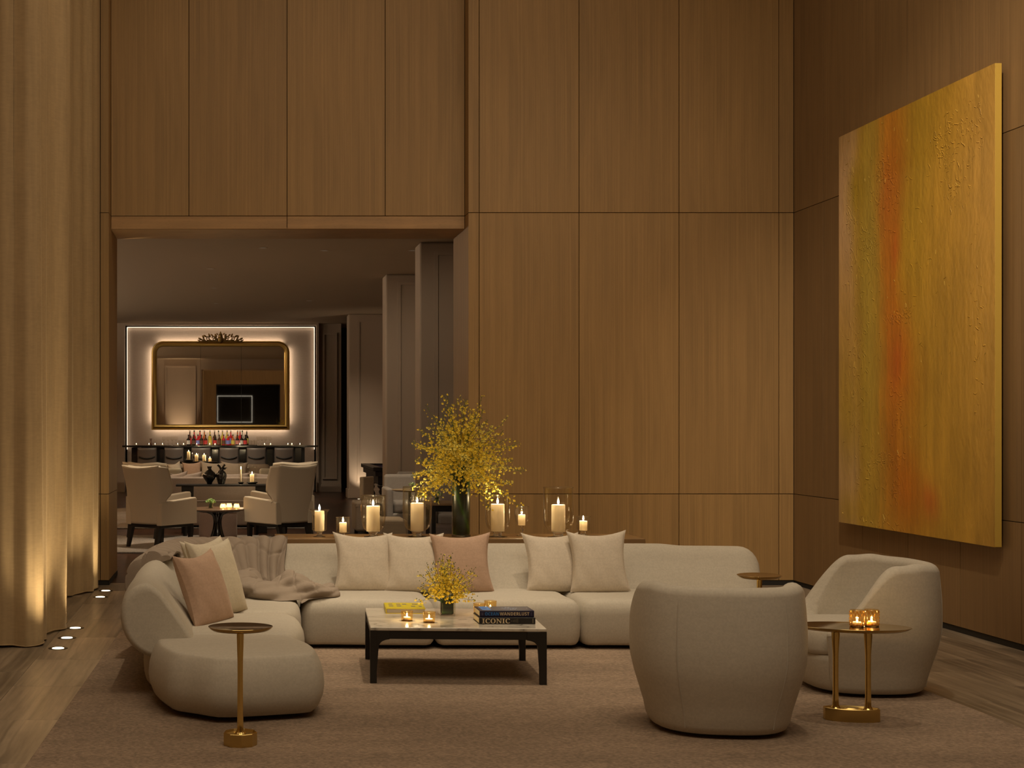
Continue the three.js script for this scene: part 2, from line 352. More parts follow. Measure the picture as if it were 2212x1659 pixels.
{ // ceiling, left wall behind the curtains, and the wall behind the camera with its own opening
  const c = structure('ceiling'); part('ceiling_slab', bx(XS - 0.2, XW + 0.25, CEIL, CEIL + 0.2, -DB, ZF + 4), std(lin(0.5, 0.42, 0.32), 0.9), c);
  const l = structure('wall_left'); part('wall_panel', bx(XS - 0.2, XS, 0, CEIL, -DW, ZF), oakTones[1], l);
  const f = structure('wall_front');
  part('wall_panel', uvBox(merge([bx(XS, -1.06, 0, CEIL, ZF, ZF + 0.2), bx(2.19, XW, 0, CEIL, ZF, ZF + 0.2), bx(-1.06, 2.19, 3.62, CEIL, ZF, ZF + 0.2)])), oakTones[0], f);
  part('vestibule_shell', merge([bx(-1.26, -1.06, 0, 3.8, ZF + 0.2, ZF + 4), bx(2.19, 2.39, 0, 3.8, ZF + 0.2, ZF + 4), bx(-1.26, 2.39, 0, 3.8, ZF + 4, ZF + 4.2), bx(-1.26, 2.39, 3.62, 3.8, ZF + 0.2, ZF + 4), bx(-1.26, 2.39, -0.2, 0, ZF, ZF + 4.2)]), std(lin(0.05, 0.045, 0.042), 0.5), f);
  const vl = thing('light_strip', 'thin white light frame on the vestibule wall, seen only in the mirror', 'light strip', [0, 0, ZF + 3.97]);
  for (const [w, h, x, y] of [[1.85, 0.03, -0.12, 3.1], [1.85, 0.03, -0.12, 1.7], [0.03, 1.4, -1.04, 2.4], [0.03, 1.4, 0.8, 2.4]]) part('light_tube', box(w, h, 0.02, x, y, 0), std(lin(.8, .8, .75), 1, { emissive: lin(1, 0.95, 0.85), emissiveIntensity: 0.5 }), vl);
  // cove panels of the ceiling
  COVES.forEach(([x, z, w, d], i) => {
    const o = thing('ceiling_light', i ? 'large flat cove light in the ceiling over the sofa' : 'large flat cove light in the ceiling nearer the entrance', 'ceiling light', [x, CEIL, z]);
    part('frame', merge([bx(-w / 2 - .05, w / 2 + .05, -.05, 0, -d / 2 - .05, -d / 2), bx(-w / 2 - .05, w / 2 + .05, -.05, 0, d / 2, d / 2 + .05), bx(-w / 2 - .05, -w / 2, -.05, 0, -d / 2, d / 2), bx(w / 2, w / 2 + .05, -.05, 0, -d / 2, d / 2)]), plaster, o);
    part('diffuser', box(w, 0.02, d, 0, -0.03, 0), std(lin(0.8, 0.7, 0.5), 1, { emissive: WARM, emissiveIntensity: 0.05 }), o);
  });
}
// ---------------------------------------------------------------- the lounge beyond the opening (depths 15 to 34 m)
const DP = 34;                                               // the lit panel behind the bar
{
  const f = structure('floor_lounge'); part('wood_floor', uvBox(bx(-6, 7, -0.2, -0.002, -36, -DW - 0.16)), darkWoodFloor, f);
  const c = structure('ceiling_lounge');
  part('ceiling_slab', bx(-6.2, 7.2, DL, DL + 0.2, -36.2, -DB), plaster, c);
  const l = structure('wall_lounge_left'); part('wall_panel', bx(-6.2, -6, 0, DL, -36, -DB), taupe, l);
  const cv = thing('cove_light', 'long cove light high along the left wall of the lounge', 'cove light', [-5.85, 3.3, -24]);
  part('cove_shelf', bx(-0.15, 0.25, -0.02, 0, -7.2, 7.2), taupe, cv); part('light_tube', box(0.04, 0.03, 14, 0, 0.02, 0), std(lin(1, .9, .7), 1, { emissive: WARM, emissiveIntensity: 1 }), cv);
  const r = structure('wall_lounge_right'); part('wall_panel', bx(7, 7.2, 0, DL, -36, -DB), taupe, r);
  const b = structure('wall_lounge_far');
  part('backing', bx(-6.2, 7.2, 0, DL, -36.3, -35.4), std(lin(0.03, 0.025, 0.02), 0.9), b);
  part('wall_panel', bx(-6, -2.86, 0, DL, -35.4, -33.9), std(lin(0.10, 0.078, 0.055), 0.8), b);
  part('side_reveal', bx(-2.86, -2.65, 0, DL, -35.4, -33.72), taupe, b);
  part('side_reveal', bx(1.87, 1.92, 0, DL, -35.4, -33.72), taupe, b);
  part('top_reveal', bx(-2.65, 1.87, 3.93, DL, -35.4, -33.72), taupe, b);
  part('wall_panel', bx(1.92, 2.46, 0, DL, -35.4, -33.9), taupe, b);
  part('dado_base', bx(1.92, 2.46, 0, 0.18, -33.9, -33.86), taupe, b);
  // rear side of the lobby wall, seen in the mirror
  const q = structure('wall_lounge_front');
  part('wall_panel', merge([bx(-6, XL - 0.02, 0, DL, -DB - 0.05, -DB), bx(XR + 0.02, 7, 0, DL, -DB - 0.05, -DB), bx(XL - 0.02, XR + 0.02, YH + 0.02, DL, -DB - 0.05, -DB)]), taupe, q);
  const fr = (x0, x1, y0, y1, z, t = 0.05, d = 0.03) => merge([bx(x0, x1, y0, y0 + t, z - d, z), bx(x0, x1, y1 - t, y1, z - d, z), bx(x0, x0 + t, y0 + t, y1 - t, z - d, z), bx(x1 - t, x1, y0 + t, y1 - t, z - d, z)]);
  for (const [x0, x1] of [[-2.62, -1.5], [-4.1, -2.9], [-5.6, -4.4]]) part('panel_moulding', fr(x0, x1, 0.3, 3.72, -DB - 0.05), taupePanel, q);
  spot(-2.0, 0.08, -15.75, -2.05, 1.8, -15.3, 60, 0.36, 1, 1);
  const fl = thing('floor_lamp', 'low uplight on the floor against the rear lounge wall', 'lamp', [-2.0, 0, -15.75]);
  part('lamp_body', lathe([[0, 0], [0.06, 0], [0.06, 0.05], [0.045, 0.05], [0.04, 0.03], [0, 0.03]], 20), blackWood, fl);
  part('lamp_lens', new THREE.CylinderGeometry(0.04, 0.04, 0.006, 20).translate(0, 0.036, 0), std(lin(1, .9, .7), 1, { emissive: WARM, emissiveIntensity: 2 }), fl);
  // framed panel right of the bar
  part('panel_moulding', fr(2.02, 2.36, 0.30, 3.75, -33.84, 0.045, 0.06), taupe, b);
  // three deep piers along the right side, each with a moulded panel
  for (const [i, d, x, t] of [[1, 18.7, 2.38, 0.5], [2, 22.7, 2.35, 0.5], [3, 30.9, 2.40, 0.5]]) {
    const p = structure('column_' + i);
    part('pier', rbox(1.7, DL, t, 0.03, x + 0.85, DL / 2, -d - t / 2), taupePanel, p);
    part('panel_moulding', fr(x + 0.19, x + 1.5, 0.34, DL - 0.12, -d + 0.02, 0.05, 0.025), taupePanel, p);
    part('pier_base', rbox(1.74, 0.2, t + 0.04, 0.01, x + 0.85, 0.1, -d - t / 2), taupePanel, p);
  }
  // uplight washing the foot of the far pier
  { const u = thing('floor_uplight', 'round floor uplight at the foot of the pier by the billiard table', 'floor light', [2.62, 0, -30.6]);
    part('trim_ring', lathe([[0.05, 0.001], [0.07, 0.004], [0.075, 0.0]], 20), blackWood, u); part('lamp_lens', new THREE.CylinderGeometry(0.05, 0.05, 0.004, 16).translate(0, 0.002, 0), std(lin(1, .9, .7), 1, { emissive: WARM, emissiveIntensity: 2 }), u);
    spot(2.62, 0.03, -30.6, 2.75, 1.3, -30.9, 3.2, 0.75, 1, 2); }
  // walls of the bays between the piers
  part('wall_panel', bx(3.95, 4.1, 0, DL, -36, -DB), taupe, r);
}
{ // the padded panel behind the bar with its light lines
  const x0 = -2.60, x1 = 1.83, y1 = 3.89;
  const p = structure('trim_1');
  const padMat = std(lin(0.42, 0.33, 0.27), 0.85, { map: weaveTone });
  part('padded_panel', uvBox(bx(x0, x1, 0, y1, -34.1, -34.0)), padMat, p);
  const led = std(lin(1, 0.92, 0.8), 1, { emissive: lin(1, 0.82, 0.62), emissiveIntensity: 1.25 });
  const LEDC = lin(1, 0.80, 0.58);
  const s = thing('light_strip', 'thin warm light line framing the grey panel behind the bar', 'light strip', [0, 0, -33.99]);
  part('light_tube', box(x1 - x0, 0.016, 0.02, (x0 + x1) / 2, y1, 0), led, s);
  for (const x of [x0, x1]) part('light_tube', box(0.016, y1 - 1.0, 0.02, x, (y1 + 1.0) / 2, 0), led, s);
  areaLight(x1 - x0, 0.02, (x0 + x1) / 2, y1 - 0.02, -33.965, (x0 + x1) / 2, 0, -34.05, 4.5, LEDC);
  areaLight(0.02, y1 - 1, x0 + 0.02, (y1 + 1) / 2, -33.965, x1, (y1 + 1) / 2, -34.05, 4.0, LEDC);
  areaLight(0.02, y1 - 1, x1 - 0.02, (y1 + 1) / 2, -33.965, x0, (y1 + 1) / 2, -34.05, 4.0, LEDC);
  // mirror: three panes in a gilt frame with rounded upper corners and a carved crest
  const mx0 = -2.015, mx1 = 1.24, my0 = 1.462, my1 = 3.555, R = 0.28, z = -33.80;
  const m = thing('mirror', 'wide gilt mirror with rounded top corners and carved crest behind the bar', 'mirror', [0, 0, z]);
  const loop = (i) => { // outline inset by i
    const r = Math.max(0.02, R - i), pts = [[mx0 + i, my0 + i], [mx1 - i, my0 + i]];
    for (let k = 0; k <= 10; k++) { const a = k / 10 * Math.PI / 2; pts.push([mx1 - i - r + r * Math.cos(a), my1 - i - r + r * Math.sin(a)]); }
    for (let k = 0; k <= 10; k++) { const a = Math.PI / 2 * (1 + k / 10); pts.push([mx0 + i + r + r * Math.cos(a), my1 - i - r + r * Math.sin(a)]); }
    return pts;
  };
  const prof = [[0, -0.05], [0, 0.0], [0.012, 0.02], [0.03, 0.022], [0.034, 0.012], [0.045, 0.03], [0.07, 0.05], [0.095, 0.045], [0.10, 0.03], [0.115, 0.028], [0.12, 0.01], [0.128, 0.0], [0.128, -0.03]];
  part('frame', flipFrame(toCreasedNormals(skin(prof.map(([i, h]) => loop(i).map(([x, y]) => [x, y, h])), true), 0.7)), gold, m);
  const mirrorMat = phys(lin(0.72, 0.66, 0.57), 0.015, { metalness: 1 });
  const xs = [mx0 + 0.12, -0.86, 0.10, mx1 - 0.12];
  for (let i = 0; i < 3; i++) {
    const a = xs[i] + (i ? 0.003 : 0), b = xs[i + 1] - (i < 2 ? 0.003 : 0), sh = new THREE.Shape(), r = 0.16, y0 = my0 + 0.12, yy = my1 - 0.12;
    sh.moveTo(a, y0); sh.lineTo(b, y0);
    if (i === 2) { sh.lineTo(b, yy - r); sh.absarc(b - r, yy - r, r, 0, Math.PI / 2); } else sh.lineTo(b, yy);
    if (i === 0) { sh.lineTo(a + r, yy); sh.absarc(a + r, yy - r, r, Math.PI / 2, Math.PI); } else sh.lineTo(a, yy);
    part('mirror_pane', new THREE.ExtrudeGeometry(sh, { depth: 0.006, bevelEnabled: false }).translate(0, 0, -0.02), mirrorMat, m);
  }
  part('backboard', bx(mx0 + 0.05, mx1 - 0.05, my0 + 0.05, my1 - 0.1, -0.05, -0.022), blackWood, m);
  for (const x of [-1.5, 0.7]) part('wall_bracket', bx(x - 0.1, x + 0.1, 2.4, 2.6, -0.2, -0.05), blackWood, m);
  // crest: mirrored scrolls, leaves and a centre finial
  const cx = (mx0 + mx1) / 2, cg = [];
  const scroll = (sx, x, y, r, turns, start, th) => { const pts = []; for (let k = 0; k <= 20; k++) { const t = k / 20, a = start + t * turns * 6.283, q = r * (1 - 0.8 * t); pts.push([cx + sx * (x + q * Math.cos(a)), y + q * Math.sin(a), 0.02 + 0.01 * t]); } cg.push(tube(pts, th, 26, 6)); };
  const leaf = (sx, x, y, ang, len, wd) => { const g = new THREE.SphereGeometry(1, 8, 6).scale(len / 2, wd / 2, 0.018).translate(len / 2, 0, 0).rotateZ(ang); if (sx < 0) g.rotateY(Math.PI); cg.push(g.translate(cx + sx * x, y, 0.02)); };
  for (const sx of [-1, 1]) {
    scroll(sx, 0.15, my1 + 0.05, 0.06, 1.4, 0.3, 0.014); scroll(sx, 0.29, my1 + 0.055, 0.055, -1.4, 2.6, 0.013); scroll(sx, 0.41, my1 + 0.02, 0.045, 1.2, 1.2, 0.012);
    cg.push(tube([[cx, my1 - 0.01, 0.01], [cx + sx * 0.12, my1 + 0.0, 0.02], [cx + sx * 0.25, my1 + 0.01, 0.02], [cx + sx * 0.40, my1 - 0.01, 0.02], [cx + sx * 0.52, my1 - 0.005, 0.01]], 0.016, 30, 6));
    for (const [x, y, a, l, w] of [[0.09, 0.08, 1.1, 0.10, 0.05], [0.17, 0.10, 0.8, 0.09, 0.04], [0.24, 0.10, 1.0, 0.09, 0.04], [0.32, 0.09, 0.5, 0.10, 0.045], [0.38, 0.06, 0.9, 0.09, 0.04], [0.43, 0.02, 0.5, 0.11, 0.05], [0.47, 0.0, 0.3, 0.08, 0.03], [0.05, 0.02, 0.5, 0.12, 0.06], [0.2, 0.0, 0.3, 0.10, 0.05], [0.34, 0.0, 0.4, 0.1, 0.05], [0.06, 0.14, 0.9, 0.06, 0.035]]) leaf(sx, x, my1 + y, a, l, w);
  }
  for (const [y, r, h] of [[0.04, 0.07, 0.09], [0.12, 0.05, 0.07], [0.18, 0.022, 0.045]]) cg.push(new THREE.SphereGeometry(1, 12, 8).scale(r, h, 0.03).translate(cx, my1 + y, 0.03));
  part('crest', merge(cg), oldGold, m);
  // light strips behind the mirror: its halo
  const h = thing('light_strip', 'hidden halo light strip behind the gilt mirror frame', 'light strip', [0, 0, -33.90]);
  const hb = [[mx1 - mx0 - 0.4, 0.02, (mx0 + mx1) / 2, my1 - 0.06], [mx1 - mx0 - 0.2, 0.02, (mx0 + mx1) / 2, my0 + 0.06], [0.02, my1 - my0 - 0.4, mx0 + 0.06, (my0 + my1) / 2], [0.02, my1 - my0 - 0.4, mx1 - 0.06, (my0 + my1) / 2]];
  hb.forEach(([w, hh, x, y]) => part('light_tube', box(w, hh, 0.012, x, y, 0), std(lin(1, .9, .75), 1, { emissive: LEDC, emissiveIntensity: 1.5 }), h));
  areaLight(mx1 - mx0 - 0.3, 0.04, (mx0 + mx1) / 2, my1 - 0.03, -33.91, (mx0 + mx1) / 2, my1 + 0.06, -34.0, 16, LEDC);
  areaLight(mx1 - mx0 - 0.1, 0.04, (mx0 + mx1) / 2, my0 + 0.03, -33.91, (mx0 + mx1) / 2, my0 - 0.06, -34.0, 16, LEDC);
  areaLight(0.04, my1 - my0 - 0.3, mx0 + 0.03, (my0 + my1) / 2, -33.91, mx0 - 0.06, (my0 + my1) / 2, -34.0, 16, LEDC);
  areaLight(0.04, my1 - my0 - 0.3, mx1 - 0.03, (my0 + my1) / 2, -33.91, mx1 + 0.06, (my0 + my1) / 2, -34.0, 16, LEDC);
}
function flipFrame(g) { // faces of the frame look towards the room (+z)
  const n = g.attributes.normal; let s = 0; for (let i = 0; i < n.count; i++) s += n.getZ(i);
  return s < 0 ? turnOver(g) : g;
}
// ---------------------------------------------------------------- lobby furniture
{ // carpet
  const s = new THREE.Shape([[-1.0, 5.6], [-0.88, 11.5], [4.12, 11.5], [4.08, 5.6]].map(([x, d]) => new THREE.Vector2(x, d)));
  const g = uvBox(new THREE.ExtrudeGeometry(s, { depth: 0.008, bevelEnabled: true, bevelThickness: 0.003, bevelSize: 0.004, bevelSegments: 2 }).rotateX(-Math.PI / 2).translate(0, 0.003, 0));
  const r = part('rug', g, carpet, scene); r.userData = { label: 'large taupe carpet with soft pile under the seating group', category: 'rug' };
}
const RUG = 0.0145;
function sweep(path, profile, { capA = 0.06, capB = 0.06, seg = 60, wob = null } = {}) {
  // path: [x, z] points of the inner foot line; profile: closed loop of [out, y]; outward is to the right of travel
  const c = new THREE.CatmullRomCurve3(path.map(([x, z]) => V3(x, 0, z)), false, 'centripetal');
  const cn = profile.reduce((s, p) => [s[0] + p[0] / profile.length, s[1] + p[1] / profile.length], [0, 0]);
  const rows = [], put = (p, t, k, shift, u) => {
    const nx = t.z, nz = -t.x;
    rows.push(profile.map(([n, y], i) => {
      let a = cn[0] + (n - cn[0]) * k, b = cn[1] + (y - cn[1]) * k; if (wob) [a, b] = wob(a, b, u, i);
      return [p.x + nx * a + t.x * shift, b, p.z + nz * a + t.z * shift];
    }));
  };
  const tan = (u) => c.getTangentAt(u);
  if (capA) for (let k = 0; k < 6; k++) { const a = k / 6 * Math.PI / 2; put(c.getPointAt(0), tan(0), 1 - (capA / 0.2) * (1 - Math.sin(a)) * 0.9, -capA * Math.cos(a), 0); }
  for (let i = 0; i <= seg; i++) put(c.getPointAt(i / seg), tan(i / seg), 1, 0, i / seg);
  if (capB) for (let k = 5; k >= 0; k--) { const a = k / 6 * Math.PI / 2; put(c.getPointAt(1), tan(1), 1 - (capB / 0.2) * (1 - Math.sin(a)) * 0.9, capB * Math.cos(a), 1); }
  return flipOut(skin(rows, true, true));
}
const smoothLoop = (pts, n = 48) => { const c = new THREE.CatmullRomCurve3(pts.map(([a, b]) => V3(a, b, 0)), true, 'centripetal'); return c.getSpacedPoints(n).slice(0, n).map((p) => [p.x, p.y]); };
const BACK = smoothLoop([[0.0, 0.30], [0.055, 0.40], [0.15, 0.535], [0.225, 0.63], [0.29, 0.665], [0.36, 0.645], [0.42, 0.58], [0.44, 0.49], [0.42, 0.38], [0.36, 0.29], [0.26, 0.235], [0.12, 0.23], [0.03, 0.25]]);
{ // the sectional
  const s = thing('sectional_sofa', 'long cream curved sectional sofa in rounded modules behind the marble table', 'sofa', [0, RUG, 0]);
  const seatProf = [[0.025, 0.075], [0.03, 0.055], [0.06, 0.026], [0.11, 0.006], [0.16, 0], [0.22, 0.005], [0.27, 0.018], [0.305, 0.034], [0.326, 0.047], [0.336, 0.054], [0.342, 0.062], [0.346, 0.075], [0.348, 0.11]];
  const tight = [[0.025, 0.045], [0.03, 0.03], [0.05, 0.014], [0.09, 0.004], [0.15, 0], [0.24, 0.002], [0.28, 0.008], [0.312, 0.022], [0.333, 0.043], [0.343, 0.07], [0.346, 0.10]];
  const N = (a) => a.map(([x, d]) => [x, -d]);
  const seat = (pts, prof) => part('seat_module', upholster(outline(N(pts), 110), prof), sofaCloth, s);
  seat([[-0.43, 7.90], [-0.37, 7.76], [-0.25, 7.66], [-0.14, 7.575], [-0.08, 7.56], [0.0, 7.565], [0.2, 7.62], [0.39, 7.685], [0.445, 7.73], [0.475, 7.84], [0.48, 7.97], [0.455, 8.15], [0.40, 8.32], [0.345, 8.46], [0.2, 8.52], [-0.1, 8.52], [-0.38, 8.50], [-0.50, 8.35], [-0.49, 8.12]], seatProf);
  seat([[-0.5, 8.46], [-0.2, 8.45], [0.20, 8.45], [0.325, 8.50], [0.385, 8.66], [0.42, 8.9], [0.425, 9.15], [0.40, 9.36], [0.32, 9.47], [0.0, 9.49], [-0.45, 9.49]], tight);
  seat([[-0.45, 9.47], [0.0, 9.47], [0.33, 9.48], [0.41, 9.60], [0.44, 9.85], [0.45, 10.1], [0.45, 10.5], [0.45, 10.92], [0.1, 10.98], [-0.25, 10.9], [-0.45, 10.5]], tight);
  const run = (x0, x1, f0, f1) => [[x0, f0 + 0.05], [x0 + 0.04, f0], [x0 + 0.2, f0 - 0.006], [(x0 + x1) / 2, (f0 + f1) / 2 - 0.012], [x1 - 0.2, f1 - 0.006], [x1 - 0.04, f1], [x1, f1 + 0.05], [x1, f1 + 0.4], [x1, 10.92], [x1 - 0.04, 10.96], [(x0 + x1) / 2, 10.97], [x0 + 0.04, 10.96], [x0, 10.92], [x0, f0 + 0.4]];
  seat(run(0.455, 1.398, 10.12, 10.09), tight); seat(run(1.402, 2.426, 10.09, 10.09), tight); seat(run(2.43, 3.86, 10.09, 10.02), tight);
  part('back_cushion', sweep(N([[-0.235, 8.33], [-0.25, 8.7], [-0.25, 9.2], [-0.25, 9.7], [-0.22, 10.1], [-0.12, 10.45], [0.06, 10.68], [0.26, 10.75]]), BACK, { capA: 0.045, capB: 0.02, seg: 70 }), sofaCloth, s);
  part('back_cushion', sweep(N([[0.25, 10.75], [0.6, 10.77], [1.4, 10.775], [2.4, 10.775], [3.1, 10.765], [3.50, 10.75], [3.66, 10.74], [3.78, 10.715]]), BACK, { capA: 0.015, capB: 0.15, seg: 90, wob: (a, b, u) => [a, b - 0.016 * smooth((u - 0.84) / 0.06) * smooth((b - 0.3) / 0.3)] }), sofaCloth, s);
  for (const [x, d] of [[-0.3, 7.95], [0.36, 7.95], [0.2, 8.7], [0.32, 9.7], [1.32, 10.2], [1.48, 10.2], [2.36, 10.2], [2.5, 10.2], [3.8, 10.2]]) part('foot', new THREE.CylinderGeometry(0.022, 0.018, 0.032, 14).translate(0, 0.016, 0), blackWood, s, [x, 0, -d]);
  // shadow-gap plinth beneath the backs
  part('back_support', sweep(N([[-0.2, 8.5], [-0.22, 9.2], [-0.2, 10.1], [0.06, 10.6], [0.4, 10.7], [1.4, 10.72], [2.6, 10.72], [3.7, 10.66]]), smoothLoop([[0.03, 0.03], [0.05, 0.2], [0.12, 0.26], [0.24, 0.26], [0.29, 0.18], [0.28, 0.06], [0.2, 0.03]], 24), { capA: 0.04, capB: 0.04, seg: 60 }), sofaCloth, s);
}
// a scatter cushion standing in the xy plane, z is its thickness
function cushionGeo(w, h, t, sd) {
  const n = 30, rows = [];
  const side = (sg) => { for (let i = 0; i <= n; i++) { const row = []; const v = -1 + 2 * i / n; for (let j = 0; j <= n; j++) {
    const u = -1 + 2 * j / n, pu = 1 - 0.15 * (1 - v * v) * u * u, pv = 1 - (v > 0 ? 0.18 : 0.05) * (1 - u * u) * v * v;
    const th = Math.pow(Math.max(0, (1 - u * u) * (1 - v * v)), 0.42);
    const wr = 0.006 * Math.sin(u * 9 + v * 5 + sd) * Math.pow(Math.abs(u * v), 0.6) * th + 0.004 * (fbm(j / n * 0.9 + 0.05, i / n * 0.9 + 0.03 * sd, 6, 6, 2) - 0.5) * th;
    const sag = -0.012 * (1 - v) * (1 - u * u);
    row.push([u * w / 2 * pu, v * h / 2 * pv + sag, sg * (t / 2 * th + wr)]);
  } rows.push(row); } };
  side(1); const a = skin(rows.splice(0)); side(-1); const b = skin(rows.map((r) => r.reverse()));
  const fix = (g, sg) => { const N = g.attributes.normal; let q = 0; for (let i = 0; i < N.count; i++) q += N.getZ(i); return q * sg < 0 ? turnOver(g) : g; };
  return merge([fix(a, 1), fix(b, -1)]);
}
function cushion(name, label, mat, w, h, t, x, y, d, yaw, lean, roll, sd, group) {
  const m = part(name, cushionGeo(w, h, t, sd).translate(0, h / 2, 0), mat, scene);
  m.name = numbered(name); m.position.set(x, y, -d); m.rotation.set(-lean, yaw, roll, 'YXZ');
  m.userData = { label, category: 'cushion', group }; return m;
}
const SEAT = 0.352 + RUG;
{
  const g = 'scatter cushions on the sofa';
  cushion('scatter_cushion', 'ivory cushion leaning on the sofa back, nearest to the fur throw', ivory, 0.455, 0.445, 0.15, 0.945, SEAT, 10.66, 0.06, 0.33, -0.02, 1, g);
  cushion('scatter_cushion', 'ivory cushion half hidden by the blush one on the sofa back', ivory, 0.455, 0.445, 0.15, 1.32, SEAT, 10.64, -0.05, 0.36, 0.0, 2, g);
  cushion('scatter_cushion', 'blush pink cushion behind the table bouquet, between ivory cushions', blush, 0.455, 0.445, 0.15, 1.665, SEAT, 10.56, -0.05, 0.30, 0.03, 3, g);
  cushion('scatter_cushion', 'ivory cushion partly tucked behind the rightmost cushion', ivory, 0.44, 0.445, 0.15, 2.37, SEAT, 10.67, 0.05, 0.36, 0.01, 4, g);
  cushion('scatter_cushion', 'ivory cushion farthest right on the sofa back', ivory, 0.44, 0.46, 0.15, 2.68, SEAT, 10.58, -0.1, 0.30, 0.03, 5, g);
  cushion('scatter_cushion', 'blush pink cushion at the near left end of the sofa', blush, 0.50, 0.47, 0.17, -0.135, SEAT - 0.01, 8.98, 1.08, 0.36, 0.02, 6, g);
  cushion('scatter_cushion', 'shiny cream cushion standing behind the left blush cushion', cream, 0.50, 0.50, 0.16, -0.07, SEAT, 9.40, 0.97, 0.34, -0.02, 7, g);
  cushion('scatter_cushion', 'pale olive cushion, rearmost of three in the left corner', cream, 0.46, 0.48, 0.15, -0.11, SEAT, 9.78, 0.92, 0.36, 0.03, 8, g);
}
{ // fur throw: over the corner of the backrest, then gathered on the seat
  const t = thing('fur_throw', 'taupe ribbed fur throw draped over the sofa corner and seat', 'throw blanket', [0, RUG, 0]);
  const path = new THREE.CatmullRomCurve3([[-0.25, 9.72], [-0.235, 10.0], [-0.17, 10.33], [-0.04, 10.58], [0.12, 10.71], [0.30, 10.765], [0.40, 10.77]].map(([x, d]) => V3(x, 0, -d)), false, 'centripetal');
  const over = [[0.445, 0.36], [0.452, 0.49], [0.43, 0.59], [0.365, 0.66], [0.29, 0.682], [0.215, 0.645], [0.14, 0.55], [0.05, 0.42], [0.0, 0.37]];
  const oc = new THREE.CatmullRomCurve3(over.map(([a, b]) => V3(a, b, 0)));
  const rows = [], A = 200, B = 80;
  const thick = 0.018;
  const layer = (off) => { const out = []; for (let i = 0; i <= A; i++) {
    const u = i / A, row = [];
    const end = u < 0.42 ? 0.62 + 0.25 * smooth((u - 0.2) / 0.22) : 1;
    for (let j = 0; j <= B; j++) {
      const v = j / B, us = Math.max(0, u * (1 - 0.045 * (0.5 + 0.5 * Math.sin(v * 7.5 + 1)) * smooth((u - 0.6) / 0.4))), p = path.getPointAt(us), tg = path.getTangentAt(us), q = oc.getPoint(v * end), q2 = oc.getTangent(v * end);
      const w1 = u * 54 + 1.9 * Math.sin(v * 4.2 + u * 3) - v * 2.6, rib = 0.048 * Math.pow(Math.abs(Math.sin(w1)), 0.55) * (0.55 + 0.45 * fbm(u * 0.98, v * 0.5, 9, 4, 2)) + 0.012 * Math.sin(u * 9 + v * 6) - 0.012 * Math.exp(-90 * Math.pow(Math.sin(v * 9.5 + 0.6 * Math.sin(u * 25)), 2));
      const o = off + (off > 0 ? rib : 0), n = q.x + q2.y * o, y = q.y - q2.x * o;
      const spread = 0.06 * smooth((v - 0.6) / 0.4) * (u - 0.6);
      row.push([p.x + tg.z * n + tg.x * spread, y, p.z - tg.x * n + tg.z * spread]);
    } out.push(row); } return out; };
  const up = layer(thick), dn = layer(0.003);
  const both = up.map((r, i) => [...r, ...dn[i].slice().reverse()]);
  part('draped_half', flipOut(skin(both, true, true)), fur, t);
  // gathered half: a soft lumpy roll of folds, from the corner along the seat to the front edge
  const gp = new THREE.CatmullRomCurve3([[-0.04, 10.60], [0.08, 10.44], [0.22, 10.33], [0.36, 10.28], [0.49, 10.27], [0.60, 10.30], [0.70, 10.36]].map(([x, d]) => V3(x, 0, -d)));
  const gr = []; for (let i = 0; i <= 180; i++) {
    const u = i / 180, p = gp.getPointAt(u), tg = gp.getTangentAt(u), end = Math.pow(Math.sin(Math.PI * Math.min(1, Math.max(0, 0.06 + u * 0.88))), 0.3);
    const wd = (0.19 + 0.06 * Math.sin(u * 4.2 + 0.3) - 0.02 * u) * end, ht = (0.105 + 0.035 * (1 - u) + 0.022 * Math.sin(u * 13)) * end, row = [];
    for (let j = 0; j < 64; j++) {
      const a = j / 64 * 2 * Math.PI, ca = Math.cos(a), sa = Math.sin(a);
      const fold = 1 + 0.20 * Math.sin(3 * a + u * 14) + 0.13 * Math.abs(Math.sin(5 * a - u * 12)) + 0.34 * (fbm(u * 0.98, j / 64, 10, 8, 2) - 0.5);
      const quilt = (-0.017 * Math.exp(-34 * Math.pow(Math.sin(u * 27 + 1.2 * Math.sin(a)), 2)) - 0.017 * Math.exp(-26 * Math.pow(Math.sin(a * 3.5 + 2.5 * u), 2))) * Math.max(0, sa) + 0.008;
      const n = ca * wd * fold, y = sa > 0 ? sa * (ht * fold + quilt) : sa * 0.006;
      let yy = 0.352 + y; const z = p.z + tg.x * n, x = p.x - tg.z * n;
      const over = z + 10.12; if (over > 0 && x > 0.45) yy -= Math.min(0.12, over * 0.9);
      row.push([x, yy, z]);
    } gr.push(row); }
  part('gathered_half', flipOut(skin(gr, true, true)), fur, t);
}
